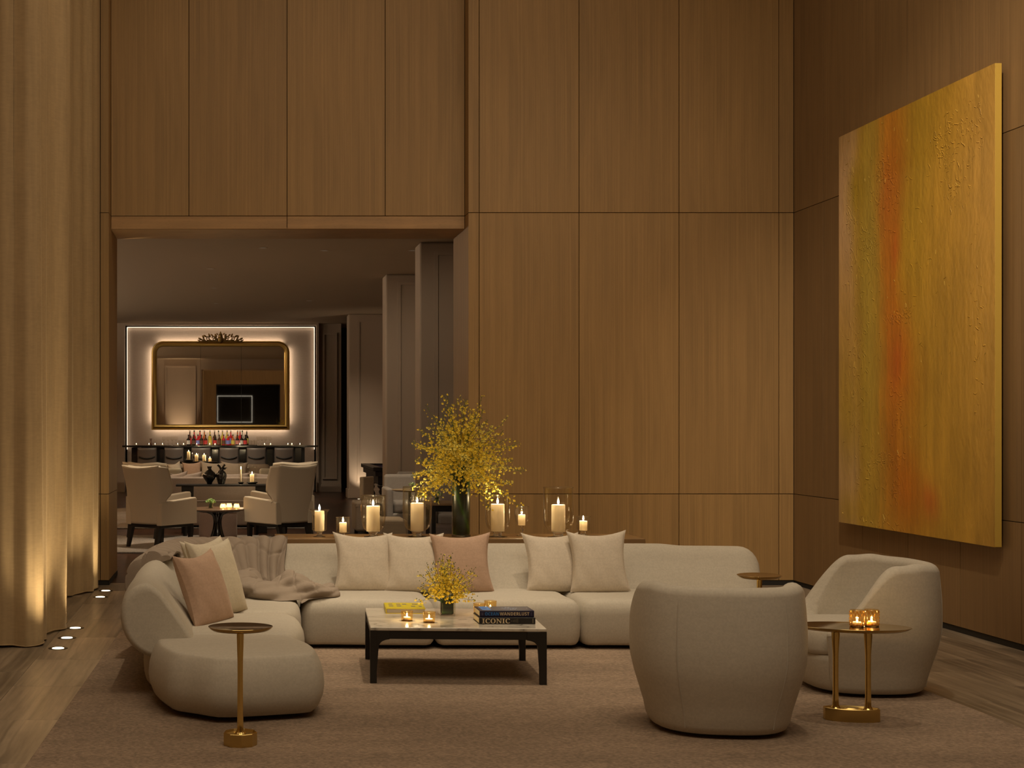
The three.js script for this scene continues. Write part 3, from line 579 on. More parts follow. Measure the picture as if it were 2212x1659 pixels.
// ---- swivel tub chairs: the shell rises from low arms to the back; +z is the front
function tubShell() {
  const W = 0.435, D = 0.43, n = 120, f0 = 0.86, rows = [], sup = 2.5;
  const rad = (f) => Math.pow(Math.pow(Math.abs(Math.sin(f)) / W, sup) + Math.pow(Math.abs(Math.cos(f)) / D, sup), -1 / sup);
  const wide = (y) => 0.80 + 0.20 * smooth(y / 0.42) - 0.05 * smooth((y - 0.5) / 0.35);
  const cross = (f, k) => {
    const e = Math.min(f - f0, 2 * Math.PI - f0 - f), h = 0.40 + 0.368 * smooth(Math.pow(Math.max(0, e) / 0.92, 0.9)) + 0.010 * Math.exp(-Math.pow((e - 1.25) / 0.16, 2)), R = rad(f), th = 0.10, loop = [];
    const P = (r, y) => loop.push([r * Math.sin(f), y, r * Math.cos(f)]);
    const oy = [0.02, 0.03, 0.06, 0.12, 0.20, 0.28, 0.36]; for (let q = 1; q <= 4; q++) oy.push(0.36 + (h - 0.045 - 0.36) * q / 4);
    oy.forEach((y, i) => P(R * wide(y) - (i === 0 ? 0.03 : i === 1 ? 0.012 : 0), y));
    const rt = R * wide(h) - th / 2; for (let q = 1; q <= 7; q++) { const a = q / 8 * Math.PI; P(rt + th / 2 * Math.cos(a), h - 0.045 + 0.045 * Math.sin(a)); }
    for (const y of [h - 0.045, (h + 0.3) / 2, 0.3, 0.12, 0.03]) P(R * wide(Math.min(y, 0.3)) * 1.0 - th - 0.02 * (y < 0.4 ? 1 : 0), y);
    const c = loop.reduce((s, p) => s.map((v, i) => v + p[i] / loop.length), [0, 0, 0]);
    return k === 1 ? loop : loop.map((p) => [c[0] + (p[0] - c[0]) * k, c[1] + (p[1] - c[1]) * (0.5 + 0.5 * k), c[2] + (p[2] - c[2]) * k]);
  };
  for (let q = 0; q < 5; q++) { const a = (q + 0.3) / 5.3 * Math.PI / 2; rows.push(cross(f0 - 0.07 * Math.cos(a) + 0.0, Math.sin(a))); }
  for (let i = 0; i <= n; i++) rows.push(cross(f0 + (2 * Math.PI - 2 * f0) * i / n, 1));
  for (let q = 4; q >= 0; q--) { const a = (q + 0.3) / 5.3 * Math.PI / 2; rows.push(cross(2 * Math.PI - f0 + 0.07 * Math.cos(a), Math.sin(a))); }
  return flipOut(skin(rows, true, true));
}
{
  const c = thing('tub_chair', 'cream swivel tub chair in the foreground, seen from behind', 'armchair', [2.515, RUG, -7.53], Math.PI - 0.12, 'cream swivel tub chairs');
  part('shell', tubShell(), chairCloth, c);
  const sup = (a, b, p, n = 90) => Array.from({ length: n }, (_, i) => { const f = i / n * 2 * Math.PI, r = Math.pow(Math.pow(Math.abs(Math.sin(f)) / a, p) + Math.pow(Math.abs(Math.cos(f)) / b, p), -1 / p); return [r * Math.sin(f), r * Math.cos(f)]; });
  part('base', upholster(sup(0.330, 0.326, 2.5), [[0.02, 0.035], [0.03, 0.012], [0.07, -0.012], [0.14, -0.03], [0.2, -0.046], [0.232, -0.042], [0.243, -0.02], [0.246, 0.02]]), chairCloth, c);
  part('seat_cushion', upholster(sup(0.325, 0.395, 3.2), [[0.235, 0.03], [0.245, 0.012], [0.27, 0.002], [0.32, 0.0], [0.365, 0.004], [0.39, 0.016], [0.405, 0.04], [0.41, 0.08]]), chairCloth, c);
  // stitched seams down the outside of the back
  for (const f of [Math.PI - 0.62, Math.PI + 0.62]) {
    const pts = []; for (let k = 0; k <= 14; k++) { const y = 0.05 + 0.64 * k / 14, R = Math.pow(Math.pow(Math.abs(Math.sin(f)) / 0.435, 2.5) + Math.pow(Math.abs(Math.cos(f)) / 0.43, 2.5), -1 / 2.5) * (0.80 + 0.20 * smooth(y / 0.42) - 0.05 * smooth((y - 0.5) / 0.35)); pts.push([R * Math.sin(f), y, R * Math.cos(f)]); }
    part('seam', tube(pts, 0.0028, 40, 6), chairCloth, c);
  }
  part('swivel_base', lathe([[0, 0], [0.2, 0], [0.2, 0.02], [0, 0.024]], 32), blackWood, c);
  copy(c, [3.735, RUG, -8.62], -1.62, 'cream swivel tub chair by the right wall, turned to the left');
}
// ---- cast brass side tables
function facetBase(outl, h, dish) {
  const n = outl.length, rows = [[0, 0.985], [0.003, 1], [h - 0.003, 1.0], [h, 0.97], [h - dish, 0.9], [h - dish * 1.3, 0.6], [h - dish, 0.38], [h, 0.28]].map(([y, k]) => outl.map(([x, z]) => [x * k, y, z * k]));
  return toCreasedNormals(flipOut(skin(rows, true, true)), 0.5);
}
const ngon = (rx, rz, n, a0 = 0) => Array.from({ length: n }, (_, i) => { const a = a0 + i / n * 2 * Math.PI; return [rx * Math.cos(a) * (1 + 0.02 * Math.sin(i * 2.3)), rz * Math.sin(a)]; });
function topDish(rx, rz, wob) { // thin bevelled dish, broad top, chamfered under-edge
  const ring = (k, y) => Array.from({ length: 64 }, (_, i) => { const a = i / 64 * 2 * Math.PI, q = 1 + wob * Math.sin(2 * a + 0.7) + wob * 0.6 * Math.cos(3 * a); return [rx * k * q * Math.cos(a), y, rz * k * q * Math.sin(a)]; });
  return toCreasedNormals(flipOut(skin([ring(0.05, -0.022), ring(0.7, -0.022), ring(0.86, -0.020), ring(0.95, -0.011), ring(0.992, -0.003), ring(1, -0.001), ring(0.995, 0), ring(0.9, -0.0012), ring(0.05, -0.0012)], true, true)), 0.6);
}
const stemProfile = (h, r0, r1, r2) => [[r0 * 2.4, 0], [r0 * 1.6, 0.008], [r0 * 1.12, 0.025], [r0, 0.06], [r0 * 0.94, h * 0.3], [r1, h * 0.55], [r1 * 1.05, h * 0.7], [r2, h * 0.92], [r2 * 1.02, h]];
{
  const t = thing('brass_side_table', 'round single-stem brass side table in front of the sofa end', 'side table', [0.016, RUG, -7.10], 0.2, 'cast brass side tables');
  part('foot', facetBase(ngon(0.084, 0.080, 9, 0.3), 0.064, 0.012), brassBase, t);
  part('stem', lathe(stemProfile(0.515, 0.0155, 0.0135, 0.0175), 20).translate(0, 0.05, 0), brass, t);
  part('table_top', topDish(0.158, 0.142, 0.02), brassTop, t, [0, 0.585, 0]);
  copy(t, [3.465, RUG, -9.52], 1.1, 'round brass side table standing by the far right sofa end');
  const w = thing('brass_side_table', 'oval two-stem brass side table holding two cut-glass candle holders', 'side table', [3.29, RUG, -7.68], -0.24, 'cast brass side tables');
  part('foot', facetBase(ngon(0.143, 0.062, 12, 0.26), 0.068, 0.010), brassBase, w);
  for (const x of [-0.081, 0.081]) part('stem', lathe(stemProfile(0.43, 0.0155, 0.0145, 0.021), 20).translate(0, 0.055, 0), brass, w, [x, 0, 0]);
  part('table_top', topDish(0.292, 0.168, 0.012), brassTop, w, [0, 0.505, 0]);
}
// ---- marble coffee table
const CT = { x: 1.375, d: 9.215, a: -0.056, y: 0.357 };
{
  const t = thing('coffee_table', 'low table with white veined marble top on black tapered legs', 'coffee table', [CT.x, RUG, -CT.d], CT.a);
  const W = 1.07, D = 0.93, H = CT.y - RUG;
  part('marble_top', rbox(W, 0.022, D, 0.006, 0, H - 0.011, 0), marble, t);
  for (const [w, d, x, z] of [[W - 0.13, 0.022, 0, D / 2 - 0.018], [W - 0.13, 0.022, 0, -D / 2 + 0.018], [0.022, D - 0.13, W / 2 - 0.018, 0], [0.022, D - 0.13, -W / 2 + 0.018, 0]]) part('rail', rbox(w, 0.05, d, 0.003, x, H - 0.047, z), blackWood, t);
  const ls = new THREE.Shape(); ls.moveTo(0, 0); ls.lineTo(0.030, 0); ls.lineTo(0.048, H - 0.125); ls.quadraticCurveTo(0.052, H - 0.078, 0.115, H - 0.072); ls.lineTo(0.115, H - 0.022); ls.lineTo(0, H - 0.022);
  const lg = new THREE.ExtrudeGeometry(ls, { depth: 0.036, bevelEnabled: true, bevelThickness: 0.002, bevelSize: 0.002, bevelSegments: 1 });
  const legGeo = merge([lg.clone(), lg.clone().rotateY(-Math.PI / 2).translate(0.038, 0, 0)].map((g) => g));
  for (const [sx, sz] of [[-1, -1], [1, -1], [-1, 1], [1, 1]]) {
    const m = part('leg', legGeo, blackWood, t, [sx * (W / 2 - 0.002), 0, sz * (D / 2 - 0.002)]);
    m.rotation.y = sx < 0 ? (sz < 0 ? 0 : Math.PI / 2) : (sz < 0 ? -Math.PI / 2 : Math.PI);
  }
}
function canvasTex(w, h, draw) {
  const c = document.createElement('canvas'); c.width = w; c.height = h; const g = c.getContext('2d'); draw(g, w, h);
  const t = new THREE.CanvasTexture(c); t.colorSpace = THREE.SRGBColorSpace; t.anisotropy = 8; return t;
}
function planeFace(w, h, map, rough = 0.45) { return [new THREE.PlaneGeometry(w, h), std(0xffffff, rough, { map })]; }
const TOP = CT.y;
function book(label, w, h, d, x, y, dist, yaw, cover, spineTex, coverTex) {
  const b = thing('book', label, 'book', [x, y, -dist], yaw, 'books on the marble table');
  const cm = std(cover, 0.4), pm = std(lin(0.62, 0.55, 0.44), 0.9);
  part('cover', merge([rbox(w, 0.004, d, 0.0015, 0, 0.002, 0), rbox(w, 0.004, d, 0.0015, 0, h - 0.002, 0)]), cm, b);
  return { b, cm, pm };
}
{
  const spine = (label, w, h, d, x, y, dist, col, draw, top) => {
    const { b, cm, pm } = book(label, w, h, d, x, y, dist, 0.0, col);
    part('spine', rbox(w, h, 0.008, 0.003, 0, h / 2, d / 2), cm, b);
    part('pages', rbox(w - 0.008, h - 0.008, d - 0.012, 0.001, 0, h / 2, -0.004), pm, b);
    const [g, m] = planeFace(w - 0.004, h - 0.005, canvasTex(1024, Math.round(1024 * h / w), draw)); part('spine_print', g, m, b, [0, h / 2, d / 2 + 0.0046]);
    if (top) { const [g2, m2] = planeFace(w - 0.006, d - 0.01, canvasTex(768, Math.round(768 * d / w), top)); g2.rotateX(-Math.PI / 2); part('cover_print', g2, m2, b, [0, h + 0.0006, 0]); }
  };
  const fit = (g, s, x, w, y) => { g.save(); g.translate(x, y); g.scale(w / g.measureText(s).width, 1); g.fillText(s, 0, 0); g.restore(); };
  spine('black book with large serif spine lettering, under the navy book', 0.350, 0.041, 0.225, 1.678, TOP, 9.025, lin(0.012, 0.011, 0.010), (g, w, h) => {
    g.fillStyle = '#1a1612'; g.fillRect(0, 0, w, h); g.fillStyle = '#cdb892'; g.textBaseline = 'alphabetic';
    g.font = 'bold ' + Math.round(h * 1.12) + 'px serif'; fit(g, 'ICONIC', w * 0.045, w * 0.505, h * 0.90);
    g.fillStyle = '#6e6350'; g.fillRect(w * 0.575, h * 0.42, 7, h * 0.18);
    for (let k = 0; k < 4; k++) g.fillRect(w * (0.605 + 0.026 * k), h * (0.36 - 0.09 * k), 7, h * (0.34 + 0.16 * k) * 0.9);
    g.fillStyle = '#9c9078'; g.fillRect(w * 0.955, h * 0.1, 9, h * 0.78);
  });
  spine('navy book with a blue and cream title along its spine', 0.340, 0.040, 0.205, 1.680, TOP + 0.041, 9.04, lin(0.012, 0.010, 0.032), (g, w, h) => {
    g.fillStyle = '#1c1734'; g.fillRect(0, 0, w, h); g.textBaseline = 'alphabetic';
    g.font = 'bold ' + Math.round(h * 0.80) + 'px sans-serif';
    g.fillStyle = '#2b74b8'; fit(g, 'OCEAN', w * 0.09, w * 0.265, h * 0.78);
    g.fillStyle = '#cdb892'; fit(g, 'WANDERLUST', w * 0.367, w * 0.55, h * 0.78);
    g.fillStyle = '#55506a'; for (let k = 0; k < 3; k++) g.fillRect(w * 0.03, h * (0.32 + 0.17 * k), w * 0.032, h * 0.09);
    g.fillRect(w * 0.947, h * 0.2, 9, h * 0.62);
  }, (g, w, h) => {
    g.fillStyle = '#241d40'; g.fillRect(0, 0, w, h);
    g.fillStyle = '#2f7fd6'; g.fillRect(w * 0.06, h * 0.02, w * 0.17, h * 0.86); g.fillStyle = '#1c4f98'; g.fillRect(w * 0.10, h * 0.35, w * 0.08, h * 0.2);
    g.fillStyle = '#c9b8a8'; g.fillRect(w * 0.245, h * 0.06, w * 0.03, h * 0.35);
    let s = 5; const q = () => (s = (s * 16807) % 2147483647) / 2147483647;
    for (let k = 0; k < 120; k++) { g.fillStyle = ['#3b7fd0', '#8fb6e0', '#d8dce4', '#1f4fa0'][k % 4]; const a = q() * 6.28, r = Math.sqrt(q()); g.fillRect(w * (0.60 + 0.17 * r * Math.cos(a)), h * (0.48 + 0.36 * r * Math.sin(a)), 12, 9); }
    g.fillStyle = '#c9c4d8'; g.fillRect(w * 0.93, h * 0.42, 16, 16);
  });
  const { b, cm, pm } = book('yellow book lying flat at the left of the marble table', 0.258, 0.034, 0.305, 1.115, TOP, 9.555, CT.a, lin(0.62, 0.50, 0.02));
  part('spine', rbox(0.006, 0.034, 0.305, 0.002, -0.128, 0.017, 0), cm, b);
  part('pages', rbox(0.248, 0.026, 0.297, 0.001, 0, 0.017, 0), std(lin(0.36, 0.32, 0.29), 0.9), b);
  const [g, m] = planeFace(0.25, 0.297, canvasTex(512, 608, (c, w, h) => {
    c.fillStyle = '#d8c41e'; c.fillRect(0, 0, w, h); const cells = [[0.13, 0.2, 0.11], [0.34, 0.2, 0.11], [0.5, 0.2, 0.11], [0.78, 0.18, 0.14], [0.13, 0.52, 0.12], [0.34, 0.52, 0.12], [0.71, 0.54, 0.11], [0.90, 0.54, 0.08]];
    for (const [x, y, s] of cells) { c.fillStyle = '#6b6274'; c.fillRect(w * x - w * s / 2, h * y, w * s, h * 0.12); c.fillStyle = '#a79b4a'; c.fillRect(w * x - w * s / 2, h * (y + 0.13), w * s * 1.4, h * 0.03); }
  })); g.rotateX(-Math.PI / 2); part('cover_print', g, m, b, [0.002, 0.0346, 0]);
}
// ---- candles
const flameGeo = lathe([[0, 0], [0.0035, 0.002], [0.0055, 0.008], [0.0048, 0.016], [0.0022, 0.025], [0, 0.031]], 12);
function candle(name, label, r, h, [x, y, z], group, power, glow = 1) {
  const c = thing(name, label, 'candle', [x, y, z], 0, group);
  part('wax', lathe([[0, 0], [r, 0], [r, h - 0.003], [r - 0.003, h], [r * 0.75, h - 0.001], [r * 0.4, h - 0.004], [0, h - 0.004]], 28), wax, c);
  part('wick', new THREE.CylinderGeometry(0.0012, 0.0012, 0.012, 6).translate(0, h + 0.002, 0), wick, c);
  const f = part('flame', flameGeo, flameMat, c, [0, h + 0.004, 0]); f.scale.setScalar(glow);
  if (power) pointLight(x, y + h + 0.004 + 0.014 * glow, z, power);
  return c;
}
// hurricane glass: footed vessel; returns the height of its inner floor
function hurricane(label, kind, x, d, R, H, footR, group = 'footed glass hurricanes on the console') {
  const v = thing('hurricane_vase', label, 'candle holder', [x, CON_Y, -d], 0, group);
  const stem = kind === 'goblet' ? 0.085 : kind === 'small' ? 0.04 : 0.042, n = 44;
  let out;
  if (kind === 'flared') out = [[0.018, stem], [R * 0.86, stem + 0.012], [R * 0.97, stem + 0.03], [R * 0.98, H * 0.6], [R * 1.0, H * 0.82], [R * 1.12, H * 0.93], [R * 1.3, H]];
  else if (kind === 'goblet') out = [[0.012, stem], [R * 0.5, stem + 0.012], [R * 0.85, stem + 0.045], [R * 1.0, stem + 0.09], [R * 1.0, H * 0.8], [R * 0.97, H]];
  else if (kind === 'small') out = [[0.014, stem], [R * 0.94, stem + 0.004], [R, stem + 0.012], [R, H * 0.7], [R, H]];
  else out = [[0.03, stem], [R * 0.45, stem + 0.006], [R * 0.78, stem + 0.03], [R * 0.95, stem + 0.075], [R * 1.0, stem + 0.13], [R * 1.0, H * 0.7], [R * 0.99, H]];
  const cv = new THREE.SplineCurve(out.map((p) => new THREE.Vector2(...p))), pts = cv.getPoints(30).map((p) => [p.x, p.y]), t = 0.0035;
  const ribs = label.includes('ribbed'); const bowl = lathe([[0, stem], ...pts, ...pts.slice().reverse().map(([r, y], i) => [Math.max(0, r - t * (r > 0.02 ? 1 : 0.3)), y - (i ? 0 : 0) + (r < 0.03 ? t : 0)])], ribs ? 120 : n);
  if (ribs) { const p = bowl.attributes.position; for (let i = 0; i < p.count; i++) { const a = Math.atan2(p.getX(i), p.getZ(i)), k = 1 + 0.012 * Math.cos(30 * a) * smooth((p.getY(i) - H * 0.25) / (H * 0.3)); p.setX(i, p.getX(i) * k); p.setZ(i, p.getZ(i) * k); } bowl.computeVertexNormals(); }
  part('glass_bowl', bowl, glassThin, v);
  part('rim', new THREE.TorusGeometry(out[out.length - 1][0], 0.0022, 8, n).rotateX(Math.PI / 2).translate(0, H, 0), glass, v);
  const k = kind === 'goblet' ? [[0, 0], [footR, 0.001], [footR, 0.004], [footR * 0.5, 0.012], [0.012, 0.022], [0.010, 0.04], [0.017, 0.052], [0.010, 0.064], [0.014, stem], [0, stem + 0.001]] : [[0, 0], [footR, 0.001], [footR, 0.004], [footR * 0.55, 0.009], [R * 0.34, 0.014], [R * 0.30, 0.024], [R * 0.36, 0.033], [R * 0.42, stem], [0, stem + 0.001]];
  part('foot', lathe(k, n), glass, v);
  return CON_Y + stem + 0.006;
}
const CON_Y = 0.672;
{ // console behind the sofa
  const t = thing('console_table', 'long oak console behind the sofa carrying hurricanes and the vase', 'console table', [1.81, 0, -11.86]);
  part('table_top', rbox(2.985, 0.042, 0.52, 0.004, 0, CON_Y - 0.021, 0), std(lin(0.36, 0.215, 0.095), 0.4, { map: oakH }), t);
  for (const x of [-1.4, 0, 1.4]) part('support_panel', rbox(0.05, CON_Y - 0.042, 0.44, 0.003, x, (CON_Y - 0.042) / 2, 0), oakTones[2], t);
  const list = [['flared', 690, 11.80, 0.063, 0.222, 0.052, 0.040, 0.168, 'flared footed glass hurricane, leftmost on the console', 'pillar candle in the flared hurricane at the console left end'],
    ['small', 741, 11.72, 0.057, 0.166, 0.045, 0.0305, 0.078, 'small square-shouldered hurricane left of the tall ones on the console', 'short candle in the small hurricane near the console left end'],
    ['large', 806, 11.78, 0.100, 0.342, 0.075, 0.055, 0.208, 'medium ribbed hurricane between the small and the tall left ones', 'thick pillar candle in the medium hurricane left of the vase'],
    ['large', 901, 11.82, 0.117, 0.410, 0.080, 0.054, 0.230, 'tall ribbed hurricane directly left of the orchid vase', 'tall pillar candle in the hurricane directly left of the vase'],
    ['large', 1075, 11.80, 0.101, 0.342, 0.078, 0.055, 0.222, 'medium clear hurricane first to the right of the orchid vase', 'thick pillar candle in the hurricane first right of the vase'],
    ['goblet', 1127, 11.88, 0.061, 0.245, 0.042, 0.029, 0.088, 'goblet-shaped hurricane on a stem between two larger ones', 'short candle in the goblet-shaped hurricane'],
    ['large', 1206, 11.74, 0.122, 0.410, 0.088, 0.055, 0.220, 'tallest clear hurricane, second from the console right end', 'tall pillar candle in the hurricane second from the right end'],
    ['small', 1260, 11.92, 0.058, 0.160, 0.045, 0.032, 0.078, 'small straight hurricane, rightmost on the console', 'short candle in the rightmost small hurricane']];
  for (const [kind, px, d, R, H, fr, cr, ch, l1, l2] of list) {
    const x = (px - 512) * d / F;
    const fy = hurricane(l1, kind, x, d, R, H, fr);
    candle('pillar_candle', l2, cr, ch, [x, fy, -d], 'pillar candles on the console', 0.2, cr > 0.035 ? 1.6 : 1.35);
  }
}
// ---- orchids
const blossomGeo = (() => { // ruffled lip and small upper petals, about 2 cm
  const g = [];
  const lip = []; for (let k = 0; k <= 8; k++) { const a = -2.1 + 4.2 * k / 8; lip.push([0.0125 * Math.sin(a), -0.003 - 0.0095 * Math.cos(a) * 0.9 - 0.002, 0.004 + 0.0035 * Math.sin(3 * a + 0.5)]); }
  const pos = []; for (let k = 0; k < 8; k++) pos.push(0, 0, 0, ...lip[k], ...lip[k + 1]);
  for (const a of [0.0, 1.15, -1.15]) { const s = Math.sin(a), c = Math.cos(a); pos.push(0, 0, 0, s * 0.009 - c * 0.0028, c * 0.009 + s * 0.0028, 0.002, s * 0.009 + c * 0.0028, c * 0.009 - s * 0.0028, 0.003); }
  const b = new THREE.BufferGeometry(); b.setAttribute('position', new THREE.Float32BufferAttribute(pos, 3)); b.computeVertexNormals(); return uvBox(b);
})();
const lipGeo = uvBox(new THREE.OctahedronGeometry(0.0026, 0).translate(0, 0, 0.002).toNonIndexed());
function bouquet(name, label, base, sprays, opt) {
  const o = thing(name, label, 'flowers', base);
  for (let s = 0; s < sprays; s++) {
    const az = s * 2.39996 + rr(-0.3, 0.3), f = (s + 0.5) / sprays, up = opt.up0 + (opt.up1 - opt.up0) * Math.pow(f, opt.pw) + rr(-0.08, 0.08);
    const L = opt.len * (0.62 + 0.40 * rnd()) * (0.82 + 0.42 * Math.max(0, Math.sin(up))), ce = Math.cos(up), se = Math.sin(up), droop = opt.droop * rr(0.4, 1.3) * (1.15 - se * 0.7), P = [];
    const p0 = [rr(-1, 1) * opt.mouth, 0, rr(-1, 1) * opt.mouth];
    for (let k = 0; k <= 5; k++) { const t = k / 5; P.push([p0[0] + Math.cos(az) * ce * L * t, p0[1] + se * L * t + opt.lift * Math.sin(Math.PI * Math.min(1, t * 1.2)) * L * 0.3 - droop * t * t * L, p0[2] + Math.sin(az) * ce * L * t]); }
    const cv = new THREE.CatmullRomCurve3(P.map((p) => V3(...p)));
    const stems = [new THREE.TubeGeometry(cv, 10, opt.stem, 4)], yel = [], red = [];
    const nb = Math.round(opt.blooms * rr(0.7, 1.25));
    const put = (at, sc, list2) => {
      const e = new THREE.Euler(rr(-0.9, 0.9), rr(-1.2, 1.2) + (at.z < 0 ? Math.PI * (rnd() < 0.4 ? 1 : 0) : 0), rr(-0.8, 0.8)), m = new THREE.Matrix4().compose(at, new THREE.Quaternion().setFromEuler(e), V3(sc, sc, sc));
      yel.push(blossomGeo.clone().applyMatrix4(m)); if (rnd() < 0.6) red.push(lipGeo.clone().applyMatrix4(m));
    };
    for (let k = 0; k < nb; k++) {
      const t = opt.from + (1 - opt.from) * (k + rnd()) / nb, p = cv.getPointAt(Math.min(1, t)), w = 0.055 * opt.side * (1 - 0.55 * t);
      const q = V3(p.x + rr(-w, w), p.y + rr(-w, w) * 0.8, p.z + rr(-w, w));
      if (rnd() < 0.5) stems.push(new THREE.TubeGeometry(new THREE.LineCurve3(p, q), 1, opt.stem * 0.5, 3));
      put(q, opt.size * rr(0.65, 1.15) * (1.05 - 0.45 * t));
    }
    for (let k = 0; k < 4; k++) { const p = cv.getPointAt(0.97 - 0.02 * k), q = V3(p.x + rr(-.02, .02), p.y + rr(-.01, .03), p.z + rr(-.02, .02)); stems.push(new THREE.SphereGeometry(0.0035, 5, 4).translate(q.x, q.y, q.z)); }
    const st = part('flower_spray', merge(stems), stemGreen, o);
    const bl = part('blossoms', merge(yel), s % 4 === 1 ? petalPale : petal, st); bl.userData.kind = 'stuff';
    if (red.length) { const rd = part('blossom_centres', merge(red), lipRed, st); rd.userData.kind = 'stuff'; }
  }
  return o;
}
function bladeLeaf(L, w, bend) { const rows = []; for (let i = 0; i <= 8; i++) { const t = i / 8, q = w * Math.pow(Math.sin(Math.PI * Math.min(0.98, 0.08 + 0.9 * t)), 0.8); rows.push([[-q, L * t - bend * t * t * L * 0.5, bend * t * L], [0, L * t - bend * t * t * L * 0.5 - 0.004, bend * t * L + 0.002], [q, L * t - bend * t * t * L * 0.5, bend * t * L]]); } return skin(rows); }
const liningTex = tex(256, 512, (u, v) => { const b = Math.abs((v * 5 + 0.5 * Math.sin(u * 6.283) + 0.3 * fbm(u, v, 4, 4, 2)) % 1 - 0.5) * 2, fib = fbm(u, v, 4, 120, 2); const s = 0.25 + 0.75 * Math.pow(b, 3) + 0.25 * (fib - 0.5); return [s * 0.75, s, s * 0.4]; }, 1, 1);
{
  const d = 11.80, x = (996.2 - 512) * d / F, R = 0.0765, H = 0.522;
  const v = thing('flower_vase', 'tall cylinder glass vase lined with dark green leaves on the console', 'vase', [x, CON_Y, -d]);
  part('glass_cylinder', lathe([[0, 0.004], [R, 0.004], [R, H]], 48), glassThin, v);
  part('glass_base', lathe([[0, 0], [R - 0.002, 0], [R, 0.004], [R, 0.018], [0, 0.018]], 48), glass, v);
  part('rim', new THREE.TorusGeometry(R, 0.0018, 8, 48).rotateX(Math.PI / 2).translate(0, H, 0), glass, v);
  part('leaf_lining', lathe([[0, 0.022], [R - 0.006, 0.022], [R - 0.006, H - 0.05], [R - 0.02, H - 0.03], [0, H - 0.06]], 40), std(lin(0.06, 0.12, 0.016), 0.35, { map: liningTex }), v);
  bouquet('orchid_bouquet', 'huge loose bouquet of yellow orchid sprays in the tall vase', [x, CON_Y + H - 0.03, -d], 124, { up0: -0.45, up1: 1.5, pw: 0.85, len: 0.60, droop: 0.16, mouth: 0.045, lift: 0.42, stem: 0.0016, blooms: 27, from: 0.30, side: 1.15, size: 1.25 });
  const o = scene.children[scene.children.length - 1];
  for (let k = 0; k < 14; k++) { const m = part('leaf', bladeLeaf(rr(0.10, 0.2), rr(0.012, 0.022), rr(0.4, 1.0)), leafGreen, o, [rr(-.04, .04), -0.02, rr(-.04, .04)]); m.rotation.set(rr(0.2, 0.7), k * 2.4, 0, 'YXZ'); }
}
{
  const x = 1.365, d = 9.33, S = 0.096, H = 0.105;
  const v = thing('flower_vase', 'small square glass vase lined with a green leaf on the table', 'vase', [x, TOP, -d], -0.03);
  for (const [w, dd, px, pz] of [[S, 0.004, 0, S / 2], [S, 0.004, 0, -S / 2], [0.004, S - 0.004, S / 2, 0], [0.004, S - 0.004, -S / 2, 0]]) part('glass_side', rbox(w, H - 0.008, dd, 0.001, px, H / 2 + 0.004, pz), glassThin, v);
  part('glass_base', rbox(S, 0.008, S, 0.002, 0, 0.004, 0), glass, v);
  part('leaf_lining', rbox(S - 0.014, H - 0.014, S - 0.014, 0.012, 0, H / 2 + 0.004, 0), std(lin(0.10, 0.27, 0.03), 0.4, { map: liningTex }), v);
  bouquet('orchid_bouquet', 'small bunch of yellow orchid sprays in the square vase', [x, TOP + H - 0.015, -d], 52, { up0: 0.10, up1: 1.5, pw: 0.8, len: 0.25, droop: 0.06, mouth: 0.03, lift: 0.25, stem: 0.0012, blooms: 16, from: 0.36, side: 0.65, size: 1.02 });
  const o = scene.children[scene.children.length - 1];
  for (let k = 0; k < 10; k++) { const m = part('leaf', bladeLeaf(rr(0.07, 0.13), rr(0.005, 0.009), rr(0.3, 0.9)), leafGreen, o, [rr(-.03, .03), -0.01, rr(-.03, .03)]); m.rotation.set(rr(0.2, 0.6), k * 2.4, 0, 'YXZ'); }
}
// ---- tealights in coloured glasses
function votive(label, R, H, taper, mat, x, y, d, power, group, cut = false, lit = true) {
  const v = thing('votive_holder', label, 'candle holder', [x, y, -d], rnd() * 3, group);
  const prof = [[0, 0.003], [R * taper * 0.9, 0.003], [R * taper, 0.006], [R * (taper + 1) / 2, H * 0.5], [R, H - 0.001]];
  part('glass_cup', lathe(prof, cut ? 12 : 32), mat, v);
  part('rim', new THREE.TorusGeometry(R - 0.001, 0.0013, 6, 32).rotateX(Math.PI / 2).translate(0, H, 0), amber, v);
  if (cut) { const dia = []; for (let r = 0; r < 5; r++) for (let k = 0; k < 14; k++) { const a = (k + (r % 2) / 2) / 14 * 6.283; dia.push(new THREE.OctahedronGeometry(0.0075, 0).scale(0.8, 1, 0.45).rotateY(Math.PI / 2 - a).translate(R * Math.cos(a), 0.012 + r * (H - 0.022) / 4, R * Math.sin(a))); } const m = part('cut_facets', merge(dia), mat, v); m.userData.kind = 'stuff'; }
  part('glass_base', lathe([[0, 0], [R * taper - 0.001, 0], [R * taper, 0.004], [0, 0.005]], 32), amber, v);
  if (lit) {
    const c = thing('tealight_candle', label.replace(/^.*?(holder|glass)/, 'tealight burning inside the candle $1'), 'candle', [x, y + 0.006, -d], 0, 'tealights in the lobby');
    part('wax', lathe([[0, 0], [R * 0.62, 0], [R * 0.62, 0.016], [R * 0.5, 0.018], [0, 0.016]], 24), waxSolid, c);
    const f = part('flame', flameGeo, flameMat, c, [0, 0.018, 0]); f.scale.setScalar(0.9);
    pointLight(x, y + 0.006 + 0.018 + 0.013, -d, power);
    return c;
  }
}
